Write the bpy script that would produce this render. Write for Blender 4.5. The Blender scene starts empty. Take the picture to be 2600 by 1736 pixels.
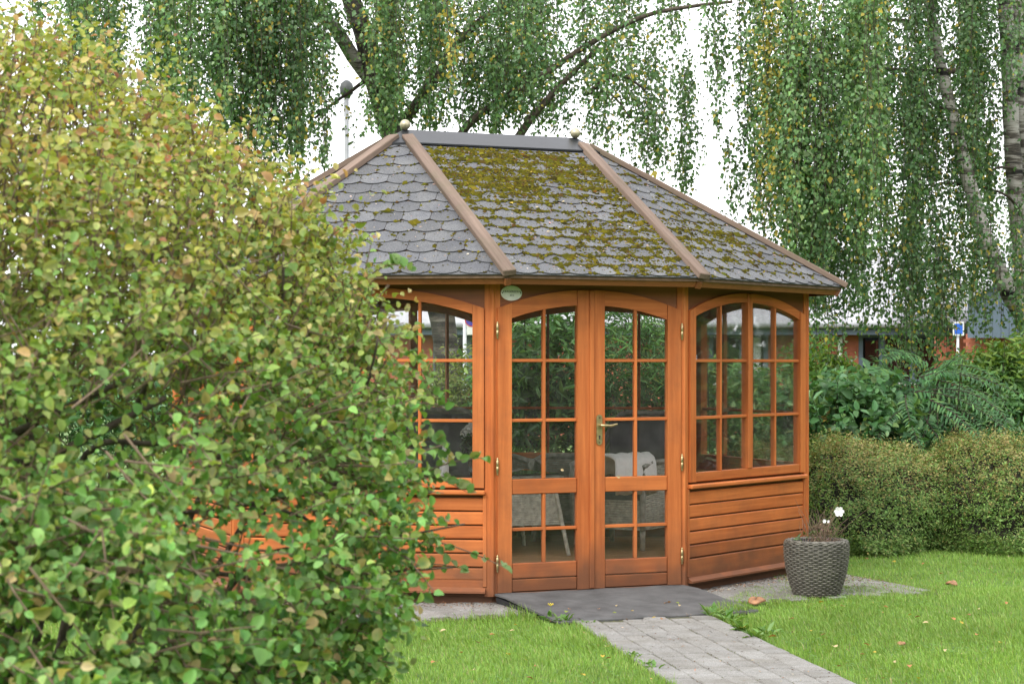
import bpy, math, random
import numpy as np
from mathutils import Matrix, Vector
rng = np.random.default_rng(11)
random.seed(5)
SC = bpy.context.scene
COL = SC.collection
# ------------------------------------------------------------------ camera
F, YH, CH = 5000.0, 920.7, 1.65            # focal length and horizon in pixels of the 2600 px photograph, eye height
cam_d = bpy.data.cameras.new('camera'); cam = bpy.data.objects.new('camera', cam_d); COL.objects.link(cam)
cam.location = (0, 0, CH); cam.rotation_euler = (math.pi/2, 0, 0)
cam_d.sensor_width = 36; cam_d.lens = F/2600*36; cam_d.shift_y = (YH-868)/2600
cam_d.clip_start = .1; cam_d.clip_end = 2000
cam_d.dof.use_dof = True; cam_d.dof.focus_distance = 13.8; cam_d.dof.aperture_fstop = 6.5
SC.camera = cam
# ------------------------------------------------------------------ sky, sun, exposure
SUN_EL, SUN_AZ = math.radians(44), math.radians(215)     # azimuth measured from +Y towards +X: behind the camera, to its left
world = bpy.data.worlds.new('World'); SC.world = world; world.use_nodes = True
nt = world.node_tree; nt.nodes.clear()
wo = nt.nodes.new('ShaderNodeOutputWorld'); bg = nt.nodes.new('ShaderNodeBackground'); bg.inputs['Strength'].default_value = 0.10
sk = nt.nodes.new('ShaderNodeTexSky'); sk.sky_type = 'NISHITA'; sk.sun_disc = False
sk.sun_elevation = SUN_EL; sk.sun_rotation = SUN_AZ; sk.air_density = 1.5; sk.dust_density = 4
cl = nt.nodes.new('ShaderNodeTexNoise'); cl.inputs['Scale'].default_value = 1.6; cl.inputs['Detail'].default_value = 5
cr = nt.nodes.new('ShaderNodeMapRange'); cr.inputs['To Min'].default_value = 12.0; cr.inputs['To Max'].default_value = 15.0
mixc = nt.nodes.new('ShaderNodeMix'); mixc.data_type = 'RGBA'; mixc.clamp_factor = True; mixc.inputs['Factor'].default_value = 0.93
cc = nt.nodes.new('ShaderNodeCombineColor')
mb_ = nt.nodes.new('ShaderNodeMath'); mb_.operation = 'MULTIPLY'; mb_.inputs[1].default_value = 1.03
nt.links.new(cl.outputs['Fac'], cr.inputs['Value'])
nt.links.new(cr.outputs[0], cc.inputs[0]); nt.links.new(cr.outputs[0], cc.inputs[1]); nt.links.new(cr.outputs[0], mb_.inputs[0]); nt.links.new(mb_.outputs[0], cc.inputs[2])
nt.links.new(sk.outputs[0], mixc.inputs['A']); nt.links.new(cc.outputs[0], mixc.inputs['B'])
nt.links.new(mixc.outputs['Result'], bg.inputs['Color']); nt.links.new(bg.outputs[0], wo.inputs['Surface'])
sd = bpy.data.lights.new('sun', 'SUN'); sd.energy = 1.5; sd.angle = math.radians(22); sd.color = (1, .96, .9)
sun = bpy.data.objects.new('sun', sd); COL.objects.link(sun)
dirv = Vector((math.sin(SUN_AZ)*math.cos(SUN_EL), math.cos(SUN_AZ)*math.cos(SUN_EL), math.sin(SUN_EL)))
sun.rotation_euler = dirv.to_track_quat('Z', 'Y').to_euler(); sun.location = dirv*60
vs = SC.view_settings; vs.view_transform = 'Standard'; vs.look = 'None'; vs.exposure = 0.88; vs.gamma = 1; vs.use_curve_mapping = False
SC.render.engine = 'CYCLES'
SC.cycles.max_bounces = 10; SC.cycles.transparent_max_bounces = 24; SC.cycles.transmission_bounces = 6
SC.cycles.caustics_reflective = False; SC.cycles.caustics_refractive = False

# ------------------------------------------------------------------ helpers
def W(px, py, Z):                                   # a point of the place seen at a pixel of the photograph, at depth Z
    return np.array([(px-1300)/F*Z, Z, CH-(py-YH)/F*Z])
def G(px, py, z=0.0):                               # ... lying at height z
    Z = (CH-z)*F/(py-YH); return np.array([(px-1300)/F*Z, Z, z])
def tag(o, label=None, cat=None, group=None, kind=None):
    if label: o['label'] = label
    if cat: o['category'] = cat
    if group: o['group'] = group
    if kind: o['kind'] = kind
    return o
def empty(name, loc=(0,0,0), rz=0.0):
    o = bpy.data.objects.new(name, None); COL.objects.link(o); o.location = loc; o.rotation_euler = (0,0,rz); o.empty_display_size = .1
    return o
def link(name, me, parent=None, mat=None):
    o = bpy.data.objects.new(name, me); COL.objects.link(o)
    if parent is not None: o.parent = parent
    if mat is not None and len(me.materials) == 0: me.materials.append(mat)
    return o
class MB:
    def __init__(s): s.v = []; s.f = []; s.smooth = False
    def add(s, vs_, fs):
        n = len(s.v); s.v += [tuple(map(float, p)) for p in vs_]; s.f += [tuple(i+n for i in f) for f in fs]; return s
    def box(s, x0, x1, y0, y1, z0, z1, c=0.0):
        if c <= 0:
            return s.add([(x0,y0,z0),(x1,y0,z0),(x1,y1,z0),(x0,y1,z0),(x0,y0,z1),(x1,y0,z1),(x1,y1,z1),(x0,y1,z1)],
                         [(0,3,2,1),(4,5,6,7),(0,1,5,4),(1,2,6,5),(2,3,7,6),(3,0,4,7)])
        L = [(x0,x1),(y0,y1),(z0,z1)]; vs_ = []; idx = {}
        for sx in (0,1):
            for sy in (0,1):
                for sz in (0,1):
                    for a in range(3):          # vertex lying on the face of axis a
                        p = []
                        for k, sg in enumerate((sx,sy,sz)):
                            q = L[k][sg]
                            if k != a: q += c if sg == 0 else -c
                            p.append(q)
                        idx[(sx,sy,sz,a)] = len(vs_); vs_.append(p)
        fs = []
        I = lambda b, a: idx[(b[0],b[1],b[2],a)]
        for a in range(3):
            o = [k for k in range(3) if k != a]
            for sg in (0,1):
                q = []
                for u, v in ((0,0),(1,0),(1,1),(0,1)):
                    b = [0,0,0]; b[a] = sg; b[o[0]] = u; b[o[1]] = v; q.append(I(b,a))
                fs.append(tuple(q) if (sg == 1) == (a != 1) else tuple(q[::-1]))
        for a in range(3):                        # edge chamfers along axis a
            o = [k for k in range(3) if k != a]
            for u in (0,1):
                for v in (0,1):
                    b0 = [0,0,0]; b0[o[0]] = u; b0[o[1]] = v; b1 = list(b0); b1[a] = 1
                    fs.append((I(b0,o[0]), I(b1,o[0]), I(b1,o[1]), I(b0,o[1])))
        for sx in (0,1):
            for sy in (0,1):
                for sz in (0,1): fs.append(tuple(I((sx,sy,sz),a) for a in range(3)))
        return s.add(vs_, fs)
    def tube(s, pts, rad, n=8, cap=True):
        pts = [Vector(p) for p in pts]; rad = rad if hasattr(rad, '__len__') else [rad]*len(pts)
        vs_ = []; fs = []; up = Vector((.13,.31,.94))
        for i, p in enumerate(pts):
            t = (pts[min(i+1,len(pts)-1)]-pts[max(i-1,0)]).normalized()
            a = t.cross(up)
            if a.length < .05: a = t.cross(Vector((1,0,0)))
            a.normalize(); b = t.cross(a)
            for k in range(n):
                an = 2*math.pi*k/n; vs_.append(p+a*(rad[i]*math.cos(an))+b*(rad[i]*math.sin(an)))
        for i in range(len(pts)-1):
            for k in range(n): fs.append((i*n+k, i*n+(k+1)%n, (i+1)*n+(k+1)%n, (i+1)*n+k))
        if cap: fs.append(tuple(range(n))[::-1]); fs.append(tuple((len(pts)-1)*n+k for k in range(n)))
        return s.add(vs_, fs)
    def lathe(s, prof, n=16, c=(0,0,0), cap=True):
        vs_ = []; fs = []
        for r, z in prof:
            for k in range(n):
                an = 2*math.pi*k/n; vs_.append((c[0]+r*math.cos(an), c[1]+r*math.sin(an), c[2]+z))
        for i in range(len(prof)-1):
            for k in range(n): fs.append((i*n+k, i*n+(k+1)%n, (i+1)*n+(k+1)%n, (i+1)*n+k))
        if cap: fs.append(tuple(range(n))[::-1]); fs.append(tuple((len(prof)-1)*n+k for k in range(n)))
        return s.add(vs_, fs)
    def strip(s, xs, lo, hi, y0, y1):               # solid between the curves z=lo and z=hi over xs, from y0 to y1
        vs_ = []; fs = []
        for x, a, b in zip(xs, lo, hi): vs_ += [(x,y0,a),(x,y0,b),(x,y1,b),(x,y1,a)]
        for i in range(len(xs)-1):
            p = i*4; q = p+4
            for k in range(4): fs.append((p+k, q+k, q+(k+1)%4, p+(k+1)%4))
        fs.append((3,2,1,0)[::-1]); e = (len(xs)-1)*4; fs.append((e+3,e+2,e+1,e))
        return s.add(vs_, fs)
    def mesh(s, name, mat=None, smooth=False):
        me = bpy.data.meshes.new(name); me.from_pydata(s.v, [], s.f); me.update()
        if mat is not None: me.materials.append(mat)
        if smooth: me.polygons.foreach_set('use_smooth', [True]*len(me.polygons))
        import bmesh
        bm = bmesh.new(); bm.from_mesh(me); bmesh.ops.recalc_face_normals(bm, faces=bm.faces); bm.to_mesh(me); bm.free()
        return me
    def build(s, name, mat, parent=None, smooth=False): return link(name, s.mesh(name, mat, smooth), parent)
def np_mesh(name, V, T, mat, col=None, smooth=False):
    me = bpy.data.meshes.new(name); V = np.asarray(V, np.float32); T = np.asarray(T, np.int32); k = T.shape[1]
    me.vertices.add(len(V)); me.vertices.foreach_set('co', V.ravel())
    me.loops.add(T.size); me.loops.foreach_set('vertex_index', T.ravel())
    me.polygons.add(len(T)); me.polygons.foreach_set('loop_start', np.arange(0, T.size, k, dtype=np.int32))
    try: me.polygons.foreach_set('loop_total', np.full(len(T), k, np.int32))
    except Exception: pass
    if smooth: me.polygons.foreach_set('use_smooth', np.ones(len(T), bool))
    if col is not None:
        at = me.color_attributes.new('Col', 'FLOAT_COLOR', 'POINT')
        c4 = np.ones((len(V),4), np.float32); c4[:,:3] = col; at.data.foreach_set('color', c4.ravel())
    me.update(calc_edges=True); me.materials.append(mat)
    return me
def nrm(a): return a/np.maximum(np.linalg.norm(a, axis=-1, keepdims=True), 1e-9)
TPL_BIRCH = (np.array([(0,0,0),(.32,.42,.07),(1,0,-.03),(.32,-.42,.07)]), np.array([(0,3,2),(0,2,1)]))
TPL_ROUND = (np.array([(0,0,0),(.2,.38,.09),(.55,.47,.14),(.86,.25,.06),(1,0,-.07),(.86,-.25,.06),(.55,-.47,.14),(.2,-.38,.09),(.5,0,0)]),
             np.array([(8,i,(i+1)%8) for i in range(8)]))
TPL_CUP = (np.array([(0,0,0),(.2,.34,.17),(.55,.42,.24),(.86,.23,.10),(1,0,-.12),(.86,-.25,.06),(.55,-.45,.20),(.2,-.36,.14),(.5,0,-.02)]), np.array([(8,i,(i+1)%8) for i in range(8)]))
TPL_LANCE = (np.array([(0,0,0),(.25,.17,.05),(.6,.19,.05),(1,0,-.12),(.6,-.19,.05),(.25,-.17,.05),(.45,0,-.01)]),
             np.array([(6,i,(i+1)%6) for i in range(6)]))
TPL_OVAL = (np.array([(0,0,0),(.25,.27,.07),(.62,.29,.07),(1,0,-.1),(.62,-.29,.07),(.25,-.27,.07),(.45,0,-.02)]),
            np.array([(6,i,(i+1)%6) for i in range(6)]))
def leaves(name, P, D, N, L, Wd, C, tpl, mat, smooth=False):
    V0, T0 = tpl; n = len(P); k = len(V0)
    D = nrm(D); S = nrm(np.cross(N, D)); N = np.cross(D, S)
    L = np.broadcast_to(np.asarray(L, float).reshape(-1,1,1), (n,1,1)); Wd = np.broadcast_to(np.asarray(Wd, float).reshape(-1,1,1), (n,1,1))
    V = P[:,None,:]+D[:,None,:]*(V0[None,:,0:1]*L)+S[:,None,:]*(V0[None,:,1:2]*Wd)+N[:,None,:]*(V0[None,:,2:3]*L)
    T = (T0[None]+(np.arange(n)*k)[:,None,None]).reshape(-1,3)
    return np_mesh(name, V.reshape(-1,3), T, mat, C.reshape(-1,3) if C.ndim == 3 else np.repeat(C, k, axis=0), smooth)
def rdir(n): return nrm(rng.normal(size=(n,3)))
def pick(pal, w, n, jit=.25):
    pal = np.array(pal); i = rng.choice(len(pal), n, p=np.array(w)/sum(w))
    return pal[i]*np.exp(rng.normal(0, jit, (n,1)))*np.exp(rng.normal(0, jit*.3, (n,3)))
def _h(ix, iy, s): return (np.sin(ix*127.1+iy*311.7+s*74.7)*43758.5453) % 1.0
def vnoise(x, y, s=0):
    ix = np.floor(x); iy = np.floor(y); fx = x-ix; fy = y-iy; fx = fx*fx*(3-2*fx); fy = fy*fy*(3-2*fy)
    return (_h(ix,iy,s)*(1-fx)+_h(ix+1,iy,s)*fx)*(1-fy)+(_h(ix,iy+1,s)*(1-fx)+_h(ix+1,iy+1,s)*fx)*fy
def fbm(x, y, s=0): return vnoise(x,y,s)*.5+vnoise(x*2.1,y*2.1,s+1)*.3+vnoise(x*4.3,y*4.3,s+2)*.2
# ------------------------------------------------------------------ materials
def M(name):
    m = bpy.data.materials.new(name); m.use_nodes = True; t = m.node_tree; b = t.nodes['Principled BSDF']; return m, t, b
def nd(t, kind, **kw):
    n = t.nodes.new(kind)
    for k, v in kw.items():
        if k in n.inputs: n.inputs[k].default_value = v
        else: setattr(n, k, v)
    return n
def ramp(t, fac, stops):
    r = t.nodes.new('ShaderNodeValToRGB'); e = r.color_ramp.elements
    while len(e) < len(stops): e.new(.5)
    for i, (p, c) in enumerate(stops): e[i].position = p; e[i].color = (*c, 1)
    t.links.new(fac, r.inputs[0]); return r
def simple(name, c, rough=.6, metal=0.0, var=.15, scale=12, bump=0.0, spec=None, bscale=None):
    m, t, b = M(name); tc = nd(t,'ShaderNodeTexCoord'); n = nd(t,'ShaderNodeTexNoise', Scale=scale, Detail=6.0); t.links.new(tc.outputs['Object'], n.inputs['Vector'])
    c = np.array(c); r = ramp(t, n.outputs['Fac'], [(.3, tuple(c*(1-var))), (.7, tuple(np.minimum(c*(1+var),1)))])
    t.links.new(r.outputs[0], b.inputs['Base Color']); b.inputs['Roughness'].default_value = rough; b.inputs['Metallic'].default_value = metal
    if spec is not None: b.inputs['Specular IOR Level'].default_value = spec
    if bump:
        n2 = nd(t,'ShaderNodeTexNoise', Scale=bscale or scale*6, Detail=4.0); t.links.new(tc.outputs['Object'], n2.inputs['Vector'])
        bp = nd(t,'ShaderNodeBump', Strength=bump, Distance=.01); t.links.new(n2.outputs['Fac'], bp.inputs['Height']); t.links.new(bp.outputs[0], b.inputs['Normal'])
    return m
def wood(name, c0, c1, axis, rough=.45, dirt=(.13,.062,.036), dirt_amt=.38, spec=.35):
    m, t, b = M(name); tc = nd(t,'ShaderNodeTexCoord'); oi = nd(t,'ShaderNodeObjectInfo')
    add = nd(t,'ShaderNodeVectorMath', operation='ADD'); sc = nd(t,'ShaderNodeVectorMath', operation='SCALE'); sc.inputs['Scale'].default_value = 37.0
    cx = nd(t,'ShaderNodeCombineXYZ'); 
    for k in range(3): t.links.new(oi.outputs['Random'], cx.inputs[k])
    t.links.new(cx.outputs[0], sc.inputs[0]); t.links.new(tc.outputs['Object'], add.inputs[0]); t.links.new(sc.outputs[0], add.inputs[1])
    mp = nd(t,'ShaderNodeMapping'); s = [34.0,34.0,34.0]; s[axis] = 1.6; mp.inputs['Scale'].default_value = s
    t.links.new(add.outputs[0], mp.inputs['Vector'])
    n = nd(t,'ShaderNodeTexNoise', Scale=1.0, Detail=8.0, Roughness=.65); t.links.new(mp.outputs[0], n.inputs['Vector'])
    mps = nd(t,'ShaderNodeMapping'); s2 = [9.0,9.0,9.0]; s2[axis] = .45; mps.inputs['Scale'].default_value = s2; t.links.new(add.outputs[0], mps.inputs['Vector'])
    ns_ = nd(t,'ShaderNodeTexNoise', Scale=1.0, Detail=3.0); t.links.new(mps.outputs[0], ns_.inputs['Vector'])
    av = nd(t,'ShaderNodeMix', data_type='FLOAT'); av.inputs[0].default_value = .45; t.links.new(n.outputs['Fac'], av.inputs[2]); t.links.new(ns_.outputs['Fac'], av.inputs[3])
    r = ramp(t, av.outputs[0], [(.36,c0),(.62,c1)])
    n2 = nd(t,'ShaderNodeTexNoise', Scale=2.4, Detail=6.0, Roughness=.7); t.links.new(add.outputs[0], n2.inputs['Vector'])
    r2 = nd(t,'ShaderNodeMapRange'); r2.inputs['From Min'].default_value = .47; r2.inputs['From Max'].default_value = .75; r2.inputs['To Max'].default_value = dirt_amt
    t.links.new(n2.outputs['Fac'], r2.inputs['Value'])
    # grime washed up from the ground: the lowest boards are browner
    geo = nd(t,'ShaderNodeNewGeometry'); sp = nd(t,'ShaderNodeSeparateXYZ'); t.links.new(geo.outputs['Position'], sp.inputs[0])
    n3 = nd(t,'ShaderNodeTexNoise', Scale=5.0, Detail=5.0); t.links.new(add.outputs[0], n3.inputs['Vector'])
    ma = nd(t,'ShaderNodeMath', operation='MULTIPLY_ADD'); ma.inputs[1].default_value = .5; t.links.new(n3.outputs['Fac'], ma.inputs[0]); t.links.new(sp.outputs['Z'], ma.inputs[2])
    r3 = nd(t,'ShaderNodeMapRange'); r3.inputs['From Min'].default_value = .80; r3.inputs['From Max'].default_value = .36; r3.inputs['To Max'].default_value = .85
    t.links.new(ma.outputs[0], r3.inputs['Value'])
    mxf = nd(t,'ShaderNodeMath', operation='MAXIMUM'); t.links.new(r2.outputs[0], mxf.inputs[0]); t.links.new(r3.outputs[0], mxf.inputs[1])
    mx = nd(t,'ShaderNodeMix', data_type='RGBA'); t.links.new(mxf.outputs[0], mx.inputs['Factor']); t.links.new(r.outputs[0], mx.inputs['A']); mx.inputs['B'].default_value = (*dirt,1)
    hs = nd(t,'ShaderNodeHueSaturation'); vr = nd(t,'ShaderNodeMapRange'); vr.inputs['To Min'].default_value = .84; vr.inputs['To Max'].default_value = 1.10
    t.links.new(oi.outputs['Random'], vr.inputs['Value']); t.links.new(vr.outputs[0], hs.inputs['Value']); t.links.new(mx.outputs['Result'], hs.inputs['Color'])
    t.links.new(hs.outputs[0], b.inputs['Base Color']); b.inputs['Roughness'].default_value = rough; b.inputs['Specular IOR Level'].default_value = spec
    bp = nd(t,'ShaderNodeBump', Strength=.25, Distance=.004); t.links.new(n.outputs['Fac'], bp.inputs['Height']); t.links.new(bp.outputs[0], b.inputs['Normal'])
    return m
OR0, OR1 = (.39,.100,.026), (.61,.192,.054)
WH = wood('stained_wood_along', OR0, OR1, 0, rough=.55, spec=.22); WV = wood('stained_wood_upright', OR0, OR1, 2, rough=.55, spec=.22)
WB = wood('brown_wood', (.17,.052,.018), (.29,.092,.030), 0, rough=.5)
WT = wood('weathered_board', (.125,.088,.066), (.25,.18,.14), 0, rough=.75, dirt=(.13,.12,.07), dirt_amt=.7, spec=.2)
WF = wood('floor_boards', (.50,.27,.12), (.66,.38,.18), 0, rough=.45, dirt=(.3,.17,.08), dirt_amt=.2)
WFA = wood('shaded_eave_wood', (.19,.066,.022), (.30,.11,.036), 0, rough=.5)  # eave boards: the shade of the overhang is put into this darker brown
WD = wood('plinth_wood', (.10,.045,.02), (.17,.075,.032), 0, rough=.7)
def leafmat(name, trans=.3, rough=.42, spec=.35, bright=1.0):
    m, t, b = M(name); a = nd(t,'ShaderNodeAttribute', attribute_name='Col')
    hs = nd(t,'ShaderNodeHueSaturation'); hs.inputs['Value'].default_value = bright; t.links.new(a.outputs['Color'], hs.inputs['Color'])
    t.links.new(hs.outputs[0], b.inputs['Base Color']); b.inputs['Roughness'].default_value = rough; b.inputs['Specular IOR Level'].default_value = spec
    tr = nd(t,'ShaderNodeBsdfTranslucent'); g = nd(t,'ShaderNodeMix', data_type='RGBA', blend_type='MULTIPLY'); g.inputs['Factor'].default_value = 1; g.inputs['B'].default_value = (1.25,1.2,.55,1)
    t.links.new(hs.outputs[0], g.inputs['A']); t.links.new(g.outputs['Result'], tr.inputs['Color'])
    mx = nd(t,'ShaderNodeMixShader'); mx.inputs[0].default_value = trans; t.links.new(b.outputs[0], mx.inputs[1]); t.links.new(tr.outputs[0], mx.inputs[2])
    t.links.new(mx.outputs[0], t.nodes['Material Output'].inputs['Surface']); return m
LM_BIRCH = leafmat('birch_leaf', .42, .4); LM_BUSH = leafmat('bush_leaf', .36, .45, .3, 1.2); LM_SHRUB = leafmat('shrub_leaf', .36, .4, .38)
LM_HEDGE = leafmat('hedge_leaf', .25, .55, .2); LM_GRASS = leafmat('grass_blade', .35, .5, .25); LM_DRY = leafmat('dry_leaf', .2, .6, .2); LM_MOSS = leafmat('moss_cushion', .0, .95, .05)
BARK = simple('brown_bark', (.085,.068,.05), .9, var=.5, scale=22, bump=.6)
TWIG = simple('dark_twig', (.05,.036,.026), .85, var=.3, scale=30)
TWIGL = simple('pale_twig', (.17,.12,.08), .85, var=.35, scale=30)
def birch_bark(name, k):
    m, t, b = M(name); tc = nd(t,'ShaderNodeTexCoord'); mp = nd(t,'ShaderNodeMapping'); mp.inputs['Scale'].default_value = (2.2,2.2,15.0)
    t.links.new(tc.outputs['Object'], mp.inputs['Vector']); n = nd(t,'ShaderNodeTexNoise', Scale=1.0, Detail=6.0, Roughness=.7); t.links.new(mp.outputs[0], n.inputs['Vector'])
    r = ramp(t, n.outputs['Fac'], [(.36+.12*k,(.03,.026,.022)),(.44+.14*k,(.10,.085,.07)),(.52+.16*k,(.34-.1*k,.32-.1*k,.29-.1*k)),(.78+.1*k,(.54-.1*k,.52-.1*k,.48-.1*k))])
    mp2 = nd(t,'ShaderNodeMapping'); mp2.inputs['Scale'].default_value = (.5,.5,5.5); t.links.new(tc.outputs['Object'], mp2.inputs['Vector'])
    n2 = nd(t,'ShaderNodeTexNoise', Scale=1.0, Detail=3.0, Distortion=.4); t.links.new(mp2.outputs[0], n2.inputs['Vector'])
    r2 = ramp(t, n2.outputs['Fac'], [(.37,(.05,.045,.04)),(.42,(1,1,1))])
    mx = nd(t,'ShaderNodeMix', data_type='RGBA', blend_type='MULTIPLY'); mx.inputs['Factor'].default_value = 1
    t.links.new(r.outputs[0], mx.inputs['A']); t.links.new(r2.outputs[0], mx.inputs['B']); t.links.new(mx.outputs['Result'], b.inputs['Base Color'])
    b.inputs['Roughness'].default_value = .8
    bp = nd(t,'ShaderNodeBump', Strength=.5, Distance=.02); t.links.new(n.outputs['Fac'], bp.inputs['Height']); t.links.new(bp.outputs[0], b.inputs['Normal']); return m
BIRCH = birch_bark('birch_bark', 0); BIRCHD = birch_bark('old_birch_bark', 1)
def glass(name='window_glass', tint=(.99,.995,.99), refl=.42):
    m, t, b = M(name); t.nodes.remove(b); tr = nd(t,'ShaderNodeBsdfTransparent'); tr.inputs[0].default_value = (*tint,1)
    gl = nd(t,'ShaderNodeBsdfGlossy', Roughness=.015); gl.inputs[0].default_value = (1,1,1,1)
    fr = nd(t,'ShaderNodeFresnel', IOR=1.45); mu = nd(t,'ShaderNodeMath', operation='MULTIPLY'); mu.inputs[1].default_value = refl; t.links.new(fr.outputs[0], mu.inputs[0])
    tc = nd(t,'ShaderNodeTexCoord'); n = nd(t,'ShaderNodeTexNoise', Scale=2.2, Detail=2.0); t.links.new(tc.outputs['Object'], n.inputs['Vector'])
    bp = nd(t,'ShaderNodeBump', Strength=.008, Distance=.02); t.links.new(n.outputs['Fac'], bp.inputs['Height']); t.links.new(bp.outputs[0], gl.inputs['Normal'])
    # dust and water marks on the pane
    n2 = nd(t,'ShaderNodeTexNoise', Scale=9.0, Detail=8.0, Roughness=.75); t.links.new(tc.outputs['Object'], n2.inputs['Vector'])
    mr = nd(t,'ShaderNodeMapRange'); mr.inputs['From Min'].default_value = .4; mr.inputs['From Max'].default_value = .85; mr.inputs['To Min'].default_value = .006; mr.inputs['To Max'].default_value = .05; t.links.new(n2.outputs['Fac'], mr.inputs['Value'])
    df = nd(t,'ShaderNodeBsdfDiffuse'); df.inputs[0].default_value = (.5,.5,.47,1)
    mx = nd(t,'ShaderNodeMixShader'); t.links.new(mu.outputs[0], mx.inputs[0]); t.links.new(tr.outputs[0], mx.inputs[1]); t.links.new(gl.outputs[0], mx.inputs[2])
    m2 = nd(t,'ShaderNodeMixShader'); t.links.new(mr.outputs[0], m2.inputs[0]); t.links.new(mx.outputs[0], m2.inputs[1]); t.links.new(df.outputs[0], m2.inputs[2])
    t.links.new(m2.outputs[0], t.nodes['Material Output'].inputs['Surface']); return m
GLASS = glass()
def shingle_mat():
    m, t, b = M('bitumen_shingle'); tc = nd(t,'ShaderNodeTexCoord'); oi = nd(t,'ShaderNodeObjectInfo'); geo = nd(t,'ShaderNodeNewGeometry')
    n = nd(t,'ShaderNodeTexNoise', Scale=260.0, Detail=2.0); t.links.new(geo.outputs['Position'], n.inputs['Vector'])
    r = ramp(t, n.outputs['Fac'], [(.3,(.040,.043,.048)),(.5,(.104,.108,.117)),(.72,(.235,.24,.25))])
    n2 = nd(t,'ShaderNodeTexNoise', Scale=5.0, Detail=6.0); t.links.new(geo.outputs['Position'], n2.inputs['Vector'])
    r2 = ramp(t, n2.outputs['Fac'], [(.35,(.78,.78,.8)),(.7,(1.1,1.08,1.02))])
    mx = nd(t,'ShaderNodeMix', data_type='RGBA', blend_type='MULTIPLY'); mx.inputs['Factor'].default_value = 1
    t.links.new(r.outputs[0], mx.inputs['A']); t.links.new(r2.outputs[0], mx.inputs['B'])
    hs = nd(t,'ShaderNodeHueSaturation'); vr = nd(t,'ShaderNodeMapRange'); vr.inputs['To Min'].default_value = .76; vr.inputs['To Max'].default_value = 1.14
    t.links.new(oi.outputs['Random'], vr.inputs['Value']); t.links.new(vr.outputs[0], hs.inputs['Value']); t.links.new(mx.outputs['Result'], hs.inputs['Color'])
    t.links.new(hs.outputs[0], b.inputs['Base Color']); b.inputs['Roughness'].default_value = .8
    bp = nd(t,'ShaderNodeBump', Strength=.5, Distance=.003); t.links.new(n.outputs['Fac'], bp.inputs['Height']); t.links.new(bp.outputs[0], b.inputs['Normal']); return m
SHING = shingle_mat()
CAPM = simple('dark_sheet_metal', (.014,.016,.019), .34, .0, var=.3, scale=3, bump=.02, spec=.38)
BRASS = simple('aged_brass', (.46,.37,.19), .36, .85, var=.25, scale=40); DBRASS = simple('dull_brass_knob', (.42,.38,.26), .42, .6, var=.25, scale=30)
FELT = simple('grey_roofing_felt', (.10,.10,.099), .9, var=.3, scale=7, bump=.7, bscale=420)
BLACK = simple('black_edge', (.015,.015,.016), .8)
def pav_mat(name, c, sc=90):
    m, t, b = M(name); geo = nd(t,'ShaderNodeNewGeometry'); oi = nd(t,'ShaderNodeObjectInfo')
    n = nd(t,'ShaderNodeTexNoise', Scale=float(sc), Detail=5.0, Roughness=.75); t.links.new(geo.outputs['Position'], n.inputs['Vector'])
    c = np.array(c); r = ramp(t, n.outputs['Fac'], [(.32,tuple(c*.35)),(.52,tuple(c)),(.74,tuple(c*1.6))])
    n2 = nd(t,'ShaderNodeTexNoise', Scale=4.0, Detail=7.0, Roughness=.7); t.links.new(geo.outputs['Position'], n2.inputs['Vector'])
    r2 = ramp(t, n2.outputs['Fac'], [(.36,(.74,.71,.65)),(.62,(1.05,1.04,1.02))])
    mx = nd(t,'ShaderNodeMix', data_type='RGBA', blend_type='MULTIPLY'); mx.inputs['Factor'].default_value = 1; t.links.new(r.outputs[0], mx.inputs['A']); t.links.new(r2.outputs[0], mx.inputs['B'])
    hs = nd(t,'ShaderNodeHueSaturation'); vr = nd(t,'ShaderNodeMapRange'); vr.inputs['To Min'].default_value = .90; vr.inputs['To Max'].default_value = 1.08
    t.links.new(oi.outputs['Random'], vr.inputs['Value']); t.links.new(vr.outputs[0], hs.inputs['Value']); t.links.new(mx.outputs['Result'], hs.inputs['Color'])
    t.links.new(hs.outputs[0], b.inputs['Base Color']); b.inputs['Roughness'].default_value = .9
    bp = nd(t,'ShaderNodeBump', Strength=.6, Distance=.006); t.links.new(n.outputs['Fac'], bp.inputs['Height']); t.links.new(bp.outputs[0], b.inputs['Normal']); return m
PAV = pav_mat('concrete_paver', (.25,.248,.238), 150); JOINT = simple('joint_soil', (.085,.085,.045), .95, var=.5, scale=30, bump=.5)
WICK = simple('grey_wicker', (.44,.42,.35), .6, var=.35, scale=25); WICKD = simple('dark_wicker', (.29,.275,.235), .6, var=.35, scale=25)
POTW = simple('planter_rattan', (.12,.112,.092), .55, var=.4, scale=30); CUSH = simple('charcoal_cushion', (.115,.112,.112), .95, var=.2, scale=9, bump=.3, bscale=300)
WHITEC = simple('white_knit', (.86,.84,.80), .95, var=.06, scale=20, bump=.5, bscale=160)
PETAL = simple('white_petal', (.82,.82,.80), .6, var=.05)
SOIL = simple('dark_soil', (.03,.024,.018), .95, var=.4, scale=40, bump=.6)
PLW = simple('white_plastic', (.72,.72,.72), .35, var=.04)
GREYM = simple('grey_metal_post', (.24,.25,.255), .5, .2, var=.12, scale=5)

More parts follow.
